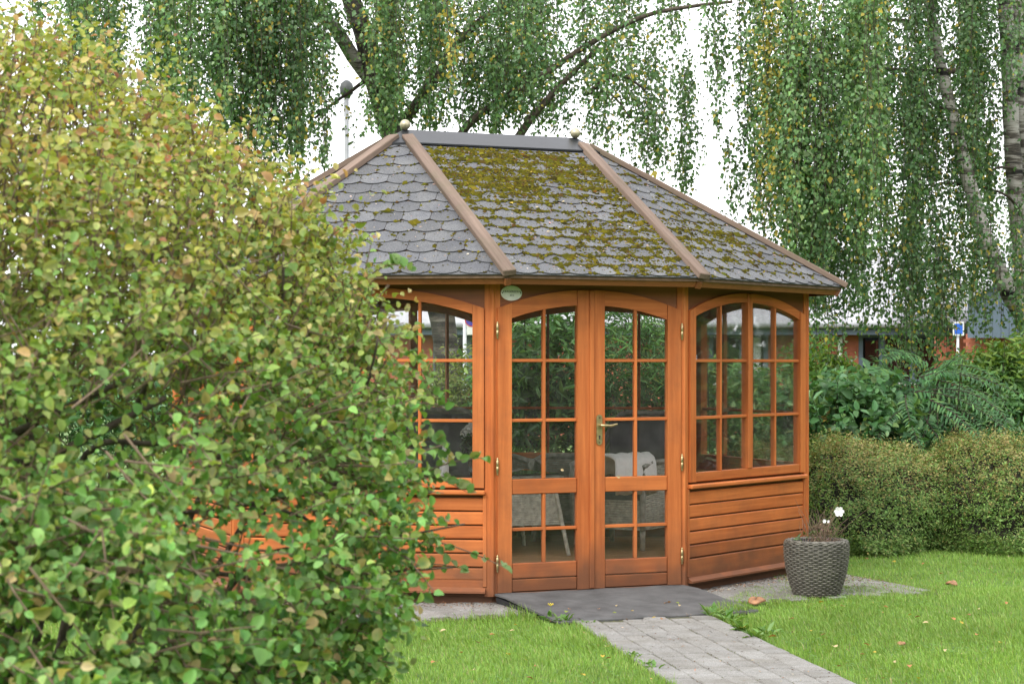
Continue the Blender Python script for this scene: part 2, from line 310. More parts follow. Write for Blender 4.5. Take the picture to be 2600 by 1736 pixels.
# ------------------------------------------------------------------ ground, path, apron
PHI = math.radians(22.84); L, R, OV = 1.46, 1.795, .276
dv = np.array([math.cos(PHI), math.sin(PHI)]); nv = np.array([-dv[1], dv[0]])
P1 = np.array([-.1335, 13.40]); OC = P1+dv*L/2+nv*R
def loc2w(a, b, z=0.0): p = OC+dv*a+nv*b; return np.array([p[0], p[1], z])
def w2loc(x, y): return (x-OC[0])*dv[0]+(y-OC[1])*dv[1], (x-OC[0])*nv[0]+(y-OC[1])*nv[1]
def ground():
    m, t, b = M('lawn_soil'); geo = nd(t,'ShaderNodeNewGeometry'); n = nd(t,'ShaderNodeTexNoise', Scale=3.0, Detail=9.0, Roughness=.75); t.links.new(geo.outputs['Position'], n.inputs['Vector'])
    r = ramp(t, n.outputs['Fac'], [(.32,(.05,.09,.02)),(.55,(.10,.18,.035)),(.75,(.15,.24,.055))]); t.links.new(r.outputs[0], b.inputs['Base Color']); b.inputs['Roughness'].default_value = .95
    q = MB(); xs = [-900,-60,-12,-6,0,6,12,60,900]; ys = [-300,0,8,16,24,40,90,1500]
    vs_ = [(x,y,-.006) for y in ys for x in xs]; k = len(xs)
    q.add(vs_, [(j*k+i, j*k+i+1, (j+1)*k+i+1, (j+1)*k+i) for j in range(len(ys)-1) for i in range(k-1)])
    o = q.build('ground', m); tag(o, 'green garden ground under the lawn and shrubs', None, None, 'structure')
ground()
pdir = np.array([.170,-.9854]); qdir = np.array([.9854,.170]); PL = np.array([.375,12.60]); PWID = .93
def slab(name, pts, z0, z1, mat, parent=None):
    n = len(pts); q = MB(); q.add([(p[0],p[1],z0) for p in pts]+[(p[0],p[1],z1) for p in pts], [tuple(range(n))[::-1], tuple(range(n,2*n))]+[(i,(i+1)%n,n+(i+1)%n,n+i) for i in range(n)])
    return q.build(name, mat, parent)
path = slab('path', [PL+qdir*0-pdir*.75, PL+qdir*PWID-pdir*.75, PL+qdir*PWID+pdir*9, PL+pdir*9], -.02, .004, JOINT); tag(path, 'grey block paved garden path leading to the ramp', None, None, 'structure')
apron = slab('apron', [loc2w(-2.55,-2.46)[:2], loc2w(2.55,-2.46)[:2], loc2w(2.55,2.46)[:2], loc2w(-2.55,2.46)[:2]], -.02, .006, JOINT); tag(apron, 'weathered paved apron round the wooden pavilion', None, None, 'structure')
def paver_mesh(w, h, seed):
    q = MB(); q.box(-w/2, w/2, -h/2, h/2, 0, .03, .006); return q.mesh('paver', PAV)
PM = [paver_mesh(.148,.201,0), paver_mesh(.147,.199,1), paver_mesh(.149,.198,2)]
for c in range(6):
    for r_ in range(18):
        s_ = -.62+ r_*.21+(c%2)*.105; p = PL+qdir*(.0775+c*.155)+pdir*s_
        la, lb = w2loc(*p)
        if lb > -2.93 and abs(la) < .8: continue
        o = link('paver', PM[(c*7+r_*3)%3], path); o.location = (p[0], p[1], -.016+random.uniform(0,.005)); o.rotation_euler = (random.uniform(-.012,.012), random.uniform(-.012,.012), math.atan2(qdir[1],qdir[0])+random.uniform(-.012,.012))
def inhex(a, b, m=0.0):
    a = abs(a); b = abs(b); return b < R+m and (a <= L/2 or ((a-L/2)*.5+b*.8660 < R*.8660+m and a < L/2+R*.866+m))
npv = 0
for i in range(-17, 17):
    for j in range(-12, 4):
        a = i*.155+.0775; b = j*.21-.0+.105*(i%2)
        if abs(a) > 2.5 or b < -2.36 or inhex(a,b,-.05): continue
        if b > -2.95 and b < -1.7 and abs(a) < .66: continue
        if a < 0 and (b > -1.3 or a < -1.9): continue
        if b > .0: continue
        p = loc2w(a,b); o = link('paver', PM[(i*5+j*3)%3], apron); o.location = (p[0],p[1],-.0145+random.uniform(0,.004)); o.rotation_euler = (random.uniform(-.01,.01), random.uniform(-.01,.01), PHI+random.uniform(-.012,.012)); npv += 1

def joint_moss():
    n = 5200; c = rng.integers(1,6,n); along = rng.random(n) < .8; s_ = rng.uniform(-.5,4.2,n)
    a = np.where(along, c*.155+rng.normal(0,.0035,n), rng.random(n)*PWID); s_ = np.where(along, s_, -.62+.105+rng.integers(0,18,n)*.21+rng.normal(0,.004,n)-.0); nz = fbm(a*5+2, s_*2.2, 12)
    k = rng.random(n) < np.clip((nz-.40)*4,0,1); a, s_ = a[k], s_[k]; n = len(a); P = np.stack([PL[0]+qdir[0]*a+pdir[0]*s_, PL[1]+qdir[1]*a+pdir[1]*s_, np.full(n,.006)],1)
    me = leaves('joint_moss', P, rdir(n)*[1,1,.3]+[0,0,.5], rdir(n), rng.uniform(.006,.02,n), rng.uniform(.003,.009,n), pick([(.11,.15,.03),(.16,.17,.05),(.08,.075,.03),(.2,.16,.08)],[3,2,2,1],n), TPL_LANCE, LM_DRY); tag(link('joint_moss', me, path), kind='stuff')
joint_moss()
# ------------------------------------------------------------------ the pavilion
FLOOR = .15
gz = empty('garden_pavilion', (OC[0],OC[1],0), PHI)
tag(gz, 'orange stained wooden garden pavilion with mossy grey shingle roof', 'pavilion')
rt = .8660254
V8 = [(-L/2,-R),(L/2,-R),(L/2+rt*R,-R/2),(L/2+rt*R,R/2),(L/2,R),(-L/2,R),(-L/2-rt*R,R/2),(-L/2-rt*R,-R/2)]
EC = [(-L/2,0),(L/2,0),(L/2,0),(L/2,0),(L/2,0),(-L/2,0),(-L/2,0),(-L/2,0)]
def face(i): a = V8[i]; b = V8[(i+1)%8]; return a, math.atan2(b[1]-a[1], b[0]-a[0]), math.hypot(b[0]-a[0], b[1]-a[1])
def place(o, i): a, ang, s = face(i); o.location = (a[0],a[1],0); o.rotation_euler = (0,0,ang); return o
# face frame: x along the face, -y outwards, z up
def arch(x, x0, x1, z0, z1):
    t = (np.asarray(x)-(x0+x1)/2)/((x1-x0)/2); return z0+(z1-z0)*(1-np.abs(t)**2.1)
def window_parts(S):
    P = []; x0, x1 = .055, S-.055; sw = .078; zb = .80; mid = S/2; Y0, Y1 = -.028, .03
    def add(name, q, mat): P.append((name, q.mesh(name, mat)))
    for a, b in ((x0,x0+sw),(x1-sw,x1)):
        q = MB(); xs = np.linspace(a,b,5); q.strip(xs, [zb]*5, arch(xs,x0,x1,2.02,2.165), Y0, Y1); add('stile', q, WV)
    q = MB(); q.box(mid-.032, mid+.032, Y0-.002, Y1, .866, 2.163, .004); add('mullion', q, WV)
    q = MB(); q.box(x0+sw+.002, x1-sw-.002, Y0+.005, Y1, zb, .866, .004); add('bottom_rail', q, WH)
    for a, b in ((x0+sw+.002, mid-.034),(mid+.034, x1-sw-.002)):
        xs = np.linspace(a,b,12); q = MB(); q.strip(xs, arch(xs,x0,x1,1.955,2.098), arch(xs,x0,x1,2.02,2.165), Y0+.006, Y1); add('arch_rail', q, WH)
    gx = [x0+sw, (x0+sw+mid-.032)/2, mid-.032, mid+.032, (x1-sw+mid+.032)/2, x1-sw]
    for xm in (gx[1], gx[4]): q = MB(); q.box(xm-.011, xm+.011, -.016, .02, .866, float(arch(xm,x0,x1,1.955,2.098))+.02, .003); add('muntin', q, WV)
    for z in (1.256, 1.665):
        for a, b in ((gx[0],gx[1]-.011),(gx[1]+.011,gx[2]),(gx[3],gx[4]-.011),(gx[4]+.011,gx[5])): q = MB(); q.box(a, b, -.0155, .0195, z-.011, z+.011, .003); add('muntin', q, WH)
    zs = [.866,1.256,1.665]
    for a, b in ((gx[0],gx[1]),(gx[1],gx[2]),(gx[3],gx[4]),(gx[4],gx[5])):
        for k in range(3):
            q = MB()
            if k < 2: q.box(a-.003, b+.003, .0, .004, zs[k]-.003, zs[k+1]+.001)
            else:
                xs = np.linspace(a-.003,b+.003,6); q.strip(xs, [zs[2]-.001]*6, arch(xs,x0,x1,1.955,2.098)+.006, .0, .004)
            add('pane', q, GLASS)
    return P
WP = window_parts(R)
win_faces = [1,2,3,4,5,6,7]
WPB = window_parts(L)                                   # the back face is as narrow as the door face
q = MB(); q.lathe([(.011,-.04),(.011,.04)], 8); q.tube([(0,-.01,.0),(0,-.045,.0),(.0,-.05,-.10)], [.008,.008,.006], 6); CATCH = q.mesh('window_catch', BRASS, True)
plankq = MB(); plankq.box(.058, R-.058, -.012, .006, 0, .0865, .006); PLANK = plankq.mesh('plank', WH)
plankl = MB(); plankl.box(.058, R-.058, -.012, .006, 0, .0315, .006); PLANKL = plankl.mesh('plank', WH)
plankq = MB(); plankq.box(.058, L-.058, -.012, .006, 0, .0865, .006); PLANKB = plankq.mesh('plank', WH)
def wall_face(i, S, parts, plank):
    w = empty('window'); w.parent = gz; place(w, i)
    for name, me in parts: link(name, me, w)
    q = MB(); q.box(.05, S-.05, .008, .016, .06, .80); place(q.build('wall_board', WD, gz), i); q = MB(); q.box(.05, S-.05, .0165, .032, .06, .80); place(q.build('wall_lining', WH, gz), i)
    for k in range(7):
        o = place(link('plank', plank if k < 6 or S != R else PLANKL, gz), i); z = .736-.0955*(k+1)+.003
        if k == 6: z = .1225 if S == R else .1
        o.location.z = z
    q = MB(); n = 12
    q.box(.045, S-.045, -.05, .02, .752, .784, .008); place(q.build('sill_ledge', WH, gz), i)
    q = MB(); q.add([(.045,-.012,.122),(.045,-.05,.098),(.045,-.05,.085),(.045,.01,.085),(.045,.01,.122),(S-.045,-.012,.122),(S-.045,-.05,.098),(S-.045,-.05,.085),(S-.045,.01,.085),(S-.045,.01,.122)],
        [(0,1,2,3,4),(9,8,7,6,5),(0,5,6,1),(1,6,7,2),(2,7,8,3),(3,8,9,4),(4,9,5,0)]); place(q.build('base_ledge', WH, gz), i)
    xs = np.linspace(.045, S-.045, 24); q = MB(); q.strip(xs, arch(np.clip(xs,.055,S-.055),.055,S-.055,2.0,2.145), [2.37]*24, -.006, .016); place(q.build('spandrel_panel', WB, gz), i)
    for a in (.05, S-.05): q = MB(); q.box(a-.014, a+.014, -.02, .004, .125, .75, .004); place(q.build('trim', WV, gz), i)
    return w
for i in win_faces:
    S = face(i)[2]; w = wall_face(i, S, WP if i != 4 else WPB, PLANK if i != 4 else PLANKB)
    if i in (5, 3): c = link('window_catch', CATCH, w); c.location = (S/2+.01, .03, 1.38); c.rotation_euler = (0,0,math.pi)
# posts
for i in range(8):
    a = V8[i]; pa, ang0, _ = face((i-1)%8); pb, ang1, _ = face(i); am = (ang0+ang1)/2
    if abs(ang0-ang1) > math.pi: am += math.pi
    q = MB()
    for ang, sg in ((ang0,-1),(ang1,1)):
        u = np.array([math.cos(ang), math.sin(ang)])*sg; nn = np.array([math.sin(ang), -math.cos(ang)])
        pts = [nn*.012+u*.0, nn*.012+u*.052, -nn*.06+u*.052, -nn*.06+u*0.0]
        n0 = len(q.v); 
        q.add([(p[0],p[1],.06) for p in pts]+[(p[0],p[1],2.385) for p in pts], [(0,1,2,3),(7,6,5,4),(0,4,5,1),(1,5,6,2),(2,6,7,3),(3,7,4,0)])
    q.tube([(-math.sin(-am)*.0,0,.061),(0,0,2.384)], .020, 10)
    nn = np.array([math.sin(am), -math.cos(am)])*.012
    q.tube([(nn[0],nn[1],.062),(nn[0],nn[1],2.383)], .013, 10)
    o = q.build('corner_post', WV, gz); o.location = (a[0],a[1],0)
    if i == 7 or i == 2: pass
# plinth and floor
q = MB(); pl = [(x*.985,y*.985) for x,y in V8]; q.add([(x,y,-.01) for x,y in pl]+[(x,y,.09) for x,y in pl], [tuple(range(8,16))]+[(k,(k+1)%8,8+(k+1)%8,8+k) for k in range(8)]); q.build('plinth', WD, gz)
for k in range(-12, 12):                          # floor boards running across
    y0 = k*.145; y1 = y0+.142; ym = max(abs(y0),abs(y1))
    if ym > R-.03: continue
    half = L/2+rt*R-.05 if ym < R/2 else L/2+(R-ym)/.5*rt-.06
    q = MB(); q.box(-half, half, y0, y1, FLOOR-.03, FLOOR, .003); q.build('floor_board', WF, gz)
# doors
def door(side):
    x0, x1 = (.030,.7285) if side < 0 else (.7315,1.430); A0, A1 = .03, 1.43; sw = .103; Y0, Y1 = -.026, .022
    zt0, zt1 = 2.02, 2.153; gi0, gi1 = 1.915, 2.048
    d = empty('door'); d.parent = gz; place(d, 0)
    for a, b in ((x0,x0+sw),(x1-sw,x1)):
        q = MB(); xs = np.linspace(a,b,5); q.strip(xs, [.085]*5, arch(xs,A0,A1,zt0,zt1), Y0, Y1); q.build('stile', WV, d)
    if side > 0: q = MB(); q.box(x0-.016, x0+.02, Y0-.012, Y0-.0005, .087, 2.15, .004); q.build('cover_strip', WV, d)
    g0, g1 = x0+sw, x1-sw; xm = (g0+g1)/2
    for z0, z1 in ((.087,.171),(.177,.281),(.752,.855)):
        q = MB(); q.box(g0+.0022, g1-.0022, Y0+.005, Y1, z0, z1, .005); q.build('rail', WH, d)
    xs = np.linspace(g0+.0022,g1-.0022,12); q = MB(); q.strip(xs, arch(xs,A0,A1,gi0,gi1), arch(xs,A0,A1,zt0,zt1), Y0+.005, Y1); q.build('arch_rail', WH, d)
    q = MB(); q.box(xm-.011,xm+.011,-.016,.018,.281,.752,.003); q.build('muntin', WV, d); q = MB(); q.box(xm-.011,xm+.011,-.016,.018,.855,float(arch(xm,A0,A1,gi0,gi1))+.02,.003); q.build('muntin', WV, d)
    for z in (.512,1.256,1.665):
        for a, b in ((g0,xm-.011),(xm+.011,g1)):
            q = MB(); q.box(a,b,-.0155,.0175,z-.011,z+.011,.003); q.build('muntin', WH, d)
    for z0, z1 in ((.281,.512),(.512,.752),(.855,1.256),(1.256,1.665),(1.665,None)):
        for a, b in ((g0,xm),(xm,g1)):
            q = MB()
            if z1: q.box(a-.003,b+.003,.0,.004,z0-.002,z1+.0005)
            else: xs = np.linspace(a-.003,b+.003,6); q.strip(xs,[z0-.0015]*6, arch(xs,A0,A1,gi0,gi1)+.006,.0,.004)
            q.build('pane', GLASS, d)
    hx = x0-.006 if side < 0 else x1+.006
    for z in (1.87,.945,.285):
        q = MB(); q.lathe([(.0,-.062),(.005,-.056),(.007,-.05),(.0045,-.044),(.009,-.04),(.009,-.002),(.0075,0),(.009,.002),(.009,.04),(.0045,.044),(.007,.05),(.005,.056),(.0,.062)], 10)
        o = q.build('hinge', BRASS, d, True); o.location = (hx, Y0-.006, z)
    if side > 0:
        hx = x0+.058; q = MB(); n = 10; pts = [(hx+.0215*math.cos(t), .21*.5-.0215+.0215*math.sin(t)) for t in np.linspace(0,math.pi,n)]+[(hx+.0215*math.cos(t), -.21*.5+.0215+.0215*math.sin(t)) for t in np.linspace(math.pi,2*math.pi,n)]
        zc = 1.185; yb = Y0-.0095; q.add([(x,Y0+.001,z+zc) for x,z in pts]+[(x,yb,z+zc) for x,z in pts], [tuple(range(2*n)), tuple(range(2*n,4*n))[::-1]]+[(k,(k+1)%(2*n),2*n+(k+1)%(2*n),2*n+k) for k in range(2*n)])
        zl = zc+.031
        q.lathe([(.0145,0),(.0145,.004)],12,(hx,0,0)); 
        for k in range(len(q.v)-24, len(q.v)): v = q.v[k]; q.v[k] = (v[0], yb-v[2], zl+v[1])
        q.tube([(hx,yb,zl),(hx,yb-.04,zl),(hx+.012,yb-.05,zl),(hx+.06,yb-.052,zl-.003),(hx+.115,yb-.045,zl+.008)], [.008,.009,.010,.0095,.0065], 10)
        q.build('handle', BRASS, d)
        q = MB()
        for z in (zc+.085, zc-.088): q.lathe([(.0045,0),(.0045,.003)],8,(0,0,0)); [q.v.__setitem__(k,(hx+q.v[k][0], yb-.0005-q.v[k][2], z+q.v[k][1])) for k in range(len(q.v)-16,len(q.v))]
        q.lathe([(.007,0),(.007,.002)],10,(0,0,0)); [q.v.__setitem__(k,(hx+q.v[k][0], yb-.0005-q.v[k][2], zc-.045+q.v[k][1])) for k in range(len(q.v)-20,len(q.v))]
        q.box(hx-.0035,hx+.0035,yb-.0026,yb,zc-.066,zc-.045); q.build('keyhole', BLACK, d)
door(-1); door(1)
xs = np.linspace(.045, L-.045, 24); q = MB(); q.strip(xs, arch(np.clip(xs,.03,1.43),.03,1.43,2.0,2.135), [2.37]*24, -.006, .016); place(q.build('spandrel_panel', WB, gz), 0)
q = MB(); q.box(.03, L-.03, -.02, .06, .03, .083, .004); place(q.build('threshold', WD, gz), 0)

# ------------------------------------------------------------------ roof
ZE, ZR = 2.243, 3.395
def ecorn(k):
    e = EC[k]; v = V8[k]; d = np.array([v[0]-e[0], v[1]-e[1]]); d = d/np.linalg.norm(d)*(R+OV); return np.array([e[0]+d[0], e[1]+d[1], ZE])
CORN = [ecorn(k) for k in range(8)]; APEX = [np.array([e[0],e[1],ZR]) for e in EC]
def rpt(k, t): return APEX[k]+(CORN[k]-APEX[k])*t
roofv = []; q = MB()
for off in (0, -.028):
    for k in range(8): q.v.append(tuple(CORN[k]+np.array([0,0,off])))
    q.v += [(-L/2,0,ZR+off),(L/2,0,ZR+off)]
for base in (0,10):
    for k in range(8):
        k2 = (k+1)%8; a1 = base+(8 if EC[k][0] < 0 else 9); a2 = base+(8 if EC[k2][0] < 0 else 9)
        q.f.append((base+k, base+k2, a2, a1) if a1 != a2 else (base+k, base+k2, a1))
for k in range(8): q.f.append((k,(k+1)%8,10+(k+1)%8,10+k))
DECK = simple('roof_boarding', (.12,.075,.045), .95, var=.3, scale=20)
roof = q.build('roof', DECK, gz)
TW, EXPO = .2, .1455
def tab_poly(w):
    pts = [(-w/2+.0018,.075),(-w/2+.0018,.17),(w/2-.0018,.17),(w/2-.0018,.075)]
    for t in np.linspace(0,1,9)[1:-1]: x = (w/2-.002)*(1-2*t); pts.append((x, .040*(abs(1-2*t)**2.2)))
    # start the curve at the sides a little higher than the flank
    pts[0] = (-w/2+.0018,.041); pts[3] = (w/2-.0018,.041)
    return pts
def clip_poly(poly, a, b, c):                       # keep a*x+b*y >= c
    out = []
    for i in range(len(poly)):
        p, q2 = poly[i-1], poly[i]; dp = a*p[0]+b*p[1]-c; dq = a*q2[0]+b*q2[1]-c
        if (dp >= 0) != (dq >= 0): t = dp/(dp-dq); out.append((p[0]+(q2[0]-p[0])*t, p[1]+(q2[1]-p[1])*t))
        if dq >= 0: out.append(q2)
    return out
def tab_geo(poly, lift):
    n = len(poly); v = [(x,y,.0105-.0085*min(max(y/.17,0),1)+lift) for x,y in poly]+[(x,y,.0065-.0085*min(max(y/.17,0),1)+lift) for x,y in poly]
    return v, [tuple(range(n))[::-1]]+[(i,(i+1)%n,n+(i+1)%n,n+i) for i in range(n)]
_q = MB(); _q.add(*tab_geo(tab_poly(TW), 0)); TABM = _q.mesh('shingle', SHING)
ROOFS = {}; rest = MB(); nsh = 0; vis_faces = (0,7,1)
for k in range(8):
    k2 = (k+1)%8; A = CORN[k]; B = CORN[k2]; tri = EC[k][0] == EC[k2][0]
    U = (B-A)/np.linalg.norm(B-A); w = np.linalg.norm(B-A); top = (APEX[k]+APEX[k2])/2; mid = (A+B)/2; Vv = top-mid; s = np.linalg.norm(Vv); Vv /= s; N = np.cross(U,Vv)
    ROOFS[k] = (A,U,Vv,N,w,s,tri)
    rows = int((s-.1)/EXPO)+1
    for r_ in range(rows):
        v0 = r_*EXPO; wl = w*(1-v0/s)/2 if tri else w/2
        nt_ = int(wl/TW)+2
        for j in range(-nt_, nt_+1):
            uc = w/2+j*TW+(TW/2 if r_%2 else 0)+(.03 if k == 1 else 0.)
            poly = [(uc+x, v0+y-.012) for x,y in tab_poly(TW)]
            full = poly
            if tri:
                sl = w/2/s; h = math.hypot(1,sl)
                poly = clip_poly(poly, 1, -sl, .012*h); poly = clip_poly(poly, -1, -sl, -w+.012*h) if poly else poly
            else: poly = clip_poly(poly, 1,0,.01); poly = clip_poly(poly, -1,0,-w+.01) if poly else poly
            if poly: poly = clip_poly(poly, 0,-1,-(s-.03))
            if len(poly) < 3: continue
            area = abs(sum(poly[i-1][0]*poly[i][1]-poly[i][0]*poly[i-1][1] for i in range(len(poly))))/2
            if area < .0012: continue
            lift = .0035+random.uniform(0,.0025)
            if k in vis_faces and nsh < 300:
                o_ = np.array([uc, v0-.012]); loc = A+U*o_[0]+Vv*o_[1]
                if len(poly) == len(full) and all(abs(p[0]-f[0])+abs(p[1]-f[1]) < 1e-6 for p, f in zip(sorted(poly), sorted(full))): me = TABM
                else: _q = MB(); _q.add(*tab_geo([(x-o_[0],y-o_[1]) for x,y in poly], 0)); me = _q.mesh('shingle', SHING)
                o = link('shingle', me, roof); loc = loc+N*lift
                o.matrix_basis = Matrix(((U[0],Vv[0],N[0],loc[0]),(U[1],Vv[1],N[1],loc[1]),(U[2],Vv[2],N[2],loc[2]),(0,0,0,1))); nsh += 1
            else:
                o_ = (uc, v0-.012); vv, ff = tab_geo([(x-o_[0],y-o_[1]) for x,y in poly], lift); rest.add([A+U*(x+o_[0])+Vv*(y+o_[1])+N*z for x,y,z in vv], ff)
tag(rest.build('shingles', SHING, roof), kind='stuff')
print('shingles', nsh, 'pavers', npv)
# starter edge, fascia, hip boards, ridge cap, knobs
for k in range(8):
    A,U,Vv,N,w,s,tri = ROOFS[k]; k2 = (k+1)%8
    q = MB(); ax = [math.sin(math.atan2(U[1],U[0])), -math.cos(math.atan2(U[1],U[0]))]; out = np.array([ax[0],ax[1],0]); Bc = CORN[k2]
    i0 = .004; vs_ = []
    for P, e in ((A,EC[k]),(Bc,EC[k2])):
        ind = np.array([e[0]-P[0], e[1]-P[1], 0]); ind /= np.linalg.norm(ind); hp = 1/max(abs(np.dot(ind,out)),.3)
        for dy in (.006,.03):
            pp = P+ind*dy*hp
            for z in (-.066,-.004): vs_.append(pp+np.array([0,0,z])+ind*hp*(.03 if z < -.01 else 0))
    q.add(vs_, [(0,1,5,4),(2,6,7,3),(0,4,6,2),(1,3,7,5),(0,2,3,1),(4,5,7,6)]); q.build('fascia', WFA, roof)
    q = MB(); a0 = A+U*.0; q.add([A-Vv*.012+N*.001, Bc-Vv*.012+N*.001, Bc+Vv*.2-U*.12*(1 if tri else 0)+N*.001, A+Vv*.2+U*.12*(1 if tri else 0)+N*.001, A-Vv*.012+N*.006, Bc-Vv*.012+N*.006, Bc+Vv*.2-U*.12*(1 if tri else 0)+N*.003, A+Vv*.2+U*.12*(1 if tri else 0)+N*.003],
        [(0,1,2,3),(4,5,6,7),(0,1,5,4),(1,2,6,5),(2,3,7,6),(3,0,4,7)]); q.build('starter_strip', SHING, roof)
for k in range(8):
    n1 = ROOFS[(k-1)%8][3]; n2 = ROOFS[k][3]; N = n1+n2; N /= np.linalg.norm(N); D = CORN[k]-APEX[k]; ln = np.linalg.norm(D); D /= ln; S = np.cross(N,D)
    q = MB(); q.box(.10, ln+.035, -.046, .046, -.026, .018, .005)
    q.v = [(v[0], v[1]+random.uniform(-.0012,.0012), v[2]) for v in q.v]
    o = q.build('hip_board', WT, roof); loc = APEX[k]+N*.029
    o.matrix_basis = Matrix(((D[0],S[0],N[0],loc[0]),(D[1],S[1],N[1],loc[1]),(D[2],S[2],N[2],loc[2]),(0,0,0,1)))
    q = MB(); q.box(ln-.03, ln+.012, -.022, .022, -.085, -.03, .004); o = q.build('rafter_end', WFA, roof); loc = APEX[k]
    o.matrix_basis = Matrix(((D[0],S[0],N[0],loc[0]),(D[1],S[1],N[1],loc[1]),(D[2],S[2],N[2],loc[2]),(0,0,0,1)))
q = MB(); tf = {0:.098, 1:.098, 4:.098, 5:.098}
ring = [rpt(k,.103)+np.array([0,0,.036]) for k in range(8)]; ring2 = [p-np.array([0,0,.012]) for p in ring]
q.v = [tuple(p) for p in ring]+[(-L/2,0,ZR+.036),(L/2,0,ZR+.036)]+[tuple(p) for p in ring2]
for k in range(8):
    k2 = (k+1)%8; a1 = 8 if EC[k][0] < 0 else 9; a2 = 8 if EC[k2][0] < 0 else 9
    q.f.append((k,k2,a2,a1) if a1 != a2 else (k,k2,a1)); q.f.append((k,k2,10+k2,10+k))
q.build('ridge_cap', CAPM, roof)
for sx in (-1,1):
    q = MB(); prof = [(.016,-.03),(.012,0),(.01,.006)]+[(.041*math.sin(t), .045-.041*math.cos(t)) for t in np.linspace(.25,math.pi-.02,14)]
    q.lathe(prof, 20); o = q.build('finial_ball', DBRASS, roof, True); o.location = (sx*(L/2-.014), 0, ZR+.028)
# moss on the shingles
def moss():
    Vb = np.array([(1,0,0),(0,1,0),(-1,0,0),(0,-1,0),(.05,.02,.75)]); Tb = np.array([(0,1,4),(1,2,4),(2,3,4),(3,0,4)])
    Ps = []; Ss = []; Ns = []; Cs = []
    tp = tab_poly(TW); arc = np.array([tp[3]]+tp[4:]+[tp[0]])
    for k in (0,7,1,6,2):
        A,U,Vv,N,w,s,tri = ROOFS[k]
        n = {0:70000,1:36000,7:15000,6:4000,2:2500}[k]
        # a cushion sits at a tab's lower edge, in a slit or anywhere where the carpet is thick
        kind = rng.random(n); r_ = rng.integers(0, int(s/EXPO)+1, n); j = rng.integers(-9,10,n)
        t = rng.random(n)*(len(arc)-1); i0 = np.minimum(t.astype(int), len(arc)-2); pa = arc[i0]+(arc[i0+1]-arc[i0])*(t-i0)[:,None]
        u = w/2+j*TW+np.where(r_%2==1,TW/2,0)+(.03 if k == 1 else 0)+pa[:,0]; v = r_*EXPO-.012+pa[:,1]-.006
        slit = kind > .72; u = np.where(slit, w/2+j*TW+np.where(r_%2==1,TW/2,0)+TW/2+rng.normal(0,.004,n), u); v = np.where(slit, r_*EXPO+.06+rng.random(n)*.085, v)
        u += rng.normal(0,.006,n); v += rng.normal(0,.006,n)-.003
        free = kind < .38; u = np.where(free, rng.random(n)*w, u); v = np.where(free, rng.random(n)*s, v)
        sl = w/2/s if tri else 0; ok = (u > sl*v+.03) & (u < w-sl*v-.03) & (v > .0) & (v < s-.25)
        f = v/s; un = (u-w/2)/(w/2)
        nz = fbm(u*4.5+k*7, v*4.5, 3); nz2 = fbm(u*11+k*3, v*11, 9)
        if k == 0:
            D = 1.7+.6*np.clip((f-.46)/.16,0,1)-.7*np.clip((-un-.1),0,1)*(f<.5); Dfree = np.where(f > .5, 1.15*np.clip((f-.48)/.1,0,1), .30*np.clip(.7+un,.1,1))
            D = np.where((f>.42)&(f<.5), D*1.1, D)
        elif k == 1:
            # the right-hand plane: moss along a band near its eave and along the hip board
            c = np.exp(-((f-(.28))/.19)**2); D = .16+1.25*c*np.clip(.9-(un-.25),0,1); Dfree = .75*np.exp(-((f-.30)/.13)**2)*(un < .35)+.05
            D += .5*(un-(-1+f) < .22)*(f<.55)
        elif k == 7: D = .42-.2*np.clip(f-.5,0,1)+.14*(f<.55)*(un<.1); Dfree = .05+.22*((f<.42)&(un<-.1))
        else: D = np.full(n,.22); Dfree = np.full(n,.05)
        pr = np.where(free, Dfree, D)*np.clip((nz-.24)*2.8,0,1.5)*np.clip((nz2-.20)*2.4,.22,1.4)
        ok &= rng.random(n) < pr
        u, v, free = u[ok], v[ok], free[ok]
        Ps.append(A+u[:,None]*U+v[:,None]*Vv+N*.0125); Ss.append(  .0080*np.exp(rng.normal(0,.45,len(u)))); Ns.append(np.tile(N,(len(u),1)))
        c = pick([(.076,.067,.006),(.054,.050,.006),(.108,.092,.010),(.033,.028,.007),(.065,.040,.011)],[4,4,1.6,1.6,1.0],len(u),.18)
        Cs.append(c)
        # loose dots of dark moss and pale catkin scraps
        m = {0:2300,1:1100,7:900,6:300,2:200}[k]; u = rng.random(m)*w; v = rng.random(m)*s; ok = (u > sl*v+.04)&(u < w-sl*v-.04)&(v<s-.26); u, v = u[ok], v[ok]
        Ps.append(A+u[:,None]*U+v[:,None]*Vv+N*.012); Ss.append(.0042*np.exp(rng.normal(0,.35,len(u)))); Ns.append(np.tile(N,(len(u),1)))
        Cs.append(pick([(.05,.045,.012),(.08,.07,.02),(.30,.21,.17),(.42,.36,.30)],[4,2,2.0,.7],len(u),.2))
    P = np.concatenate(Ps); S = np.concatenate(Ss); N = np.concatenate(Ns); C = np.concatenate(Cs); n = len(P)
    a = rdir(n); X = nrm(np.cross(N,a)); Y = np.cross(N,X); sx = S*np.exp(rng.normal(0,.3,n)); sy = S*np.exp(rng.normal(0,.3,n))
    V = P[:,None]+X[:,None]*(Vb[None,:,0:1]*sx[:,None,None])+Y[:,None]*(Vb[None,:,1:2]*sy[:,None,None])+N[:,None]*(Vb[None,:,2:3]*(S*.95)[:,None,None])
    T = (Tb[None]+(np.arange(n)*5)[:,None,None]).reshape(-1,3)
    me = np_mesh('moss', V.reshape(-1,3), T, LM_MOSS, np.repeat(C,5,axis=0), True); tag(link('moss', me, roof), kind='stuff'); print('moss', n)
moss()
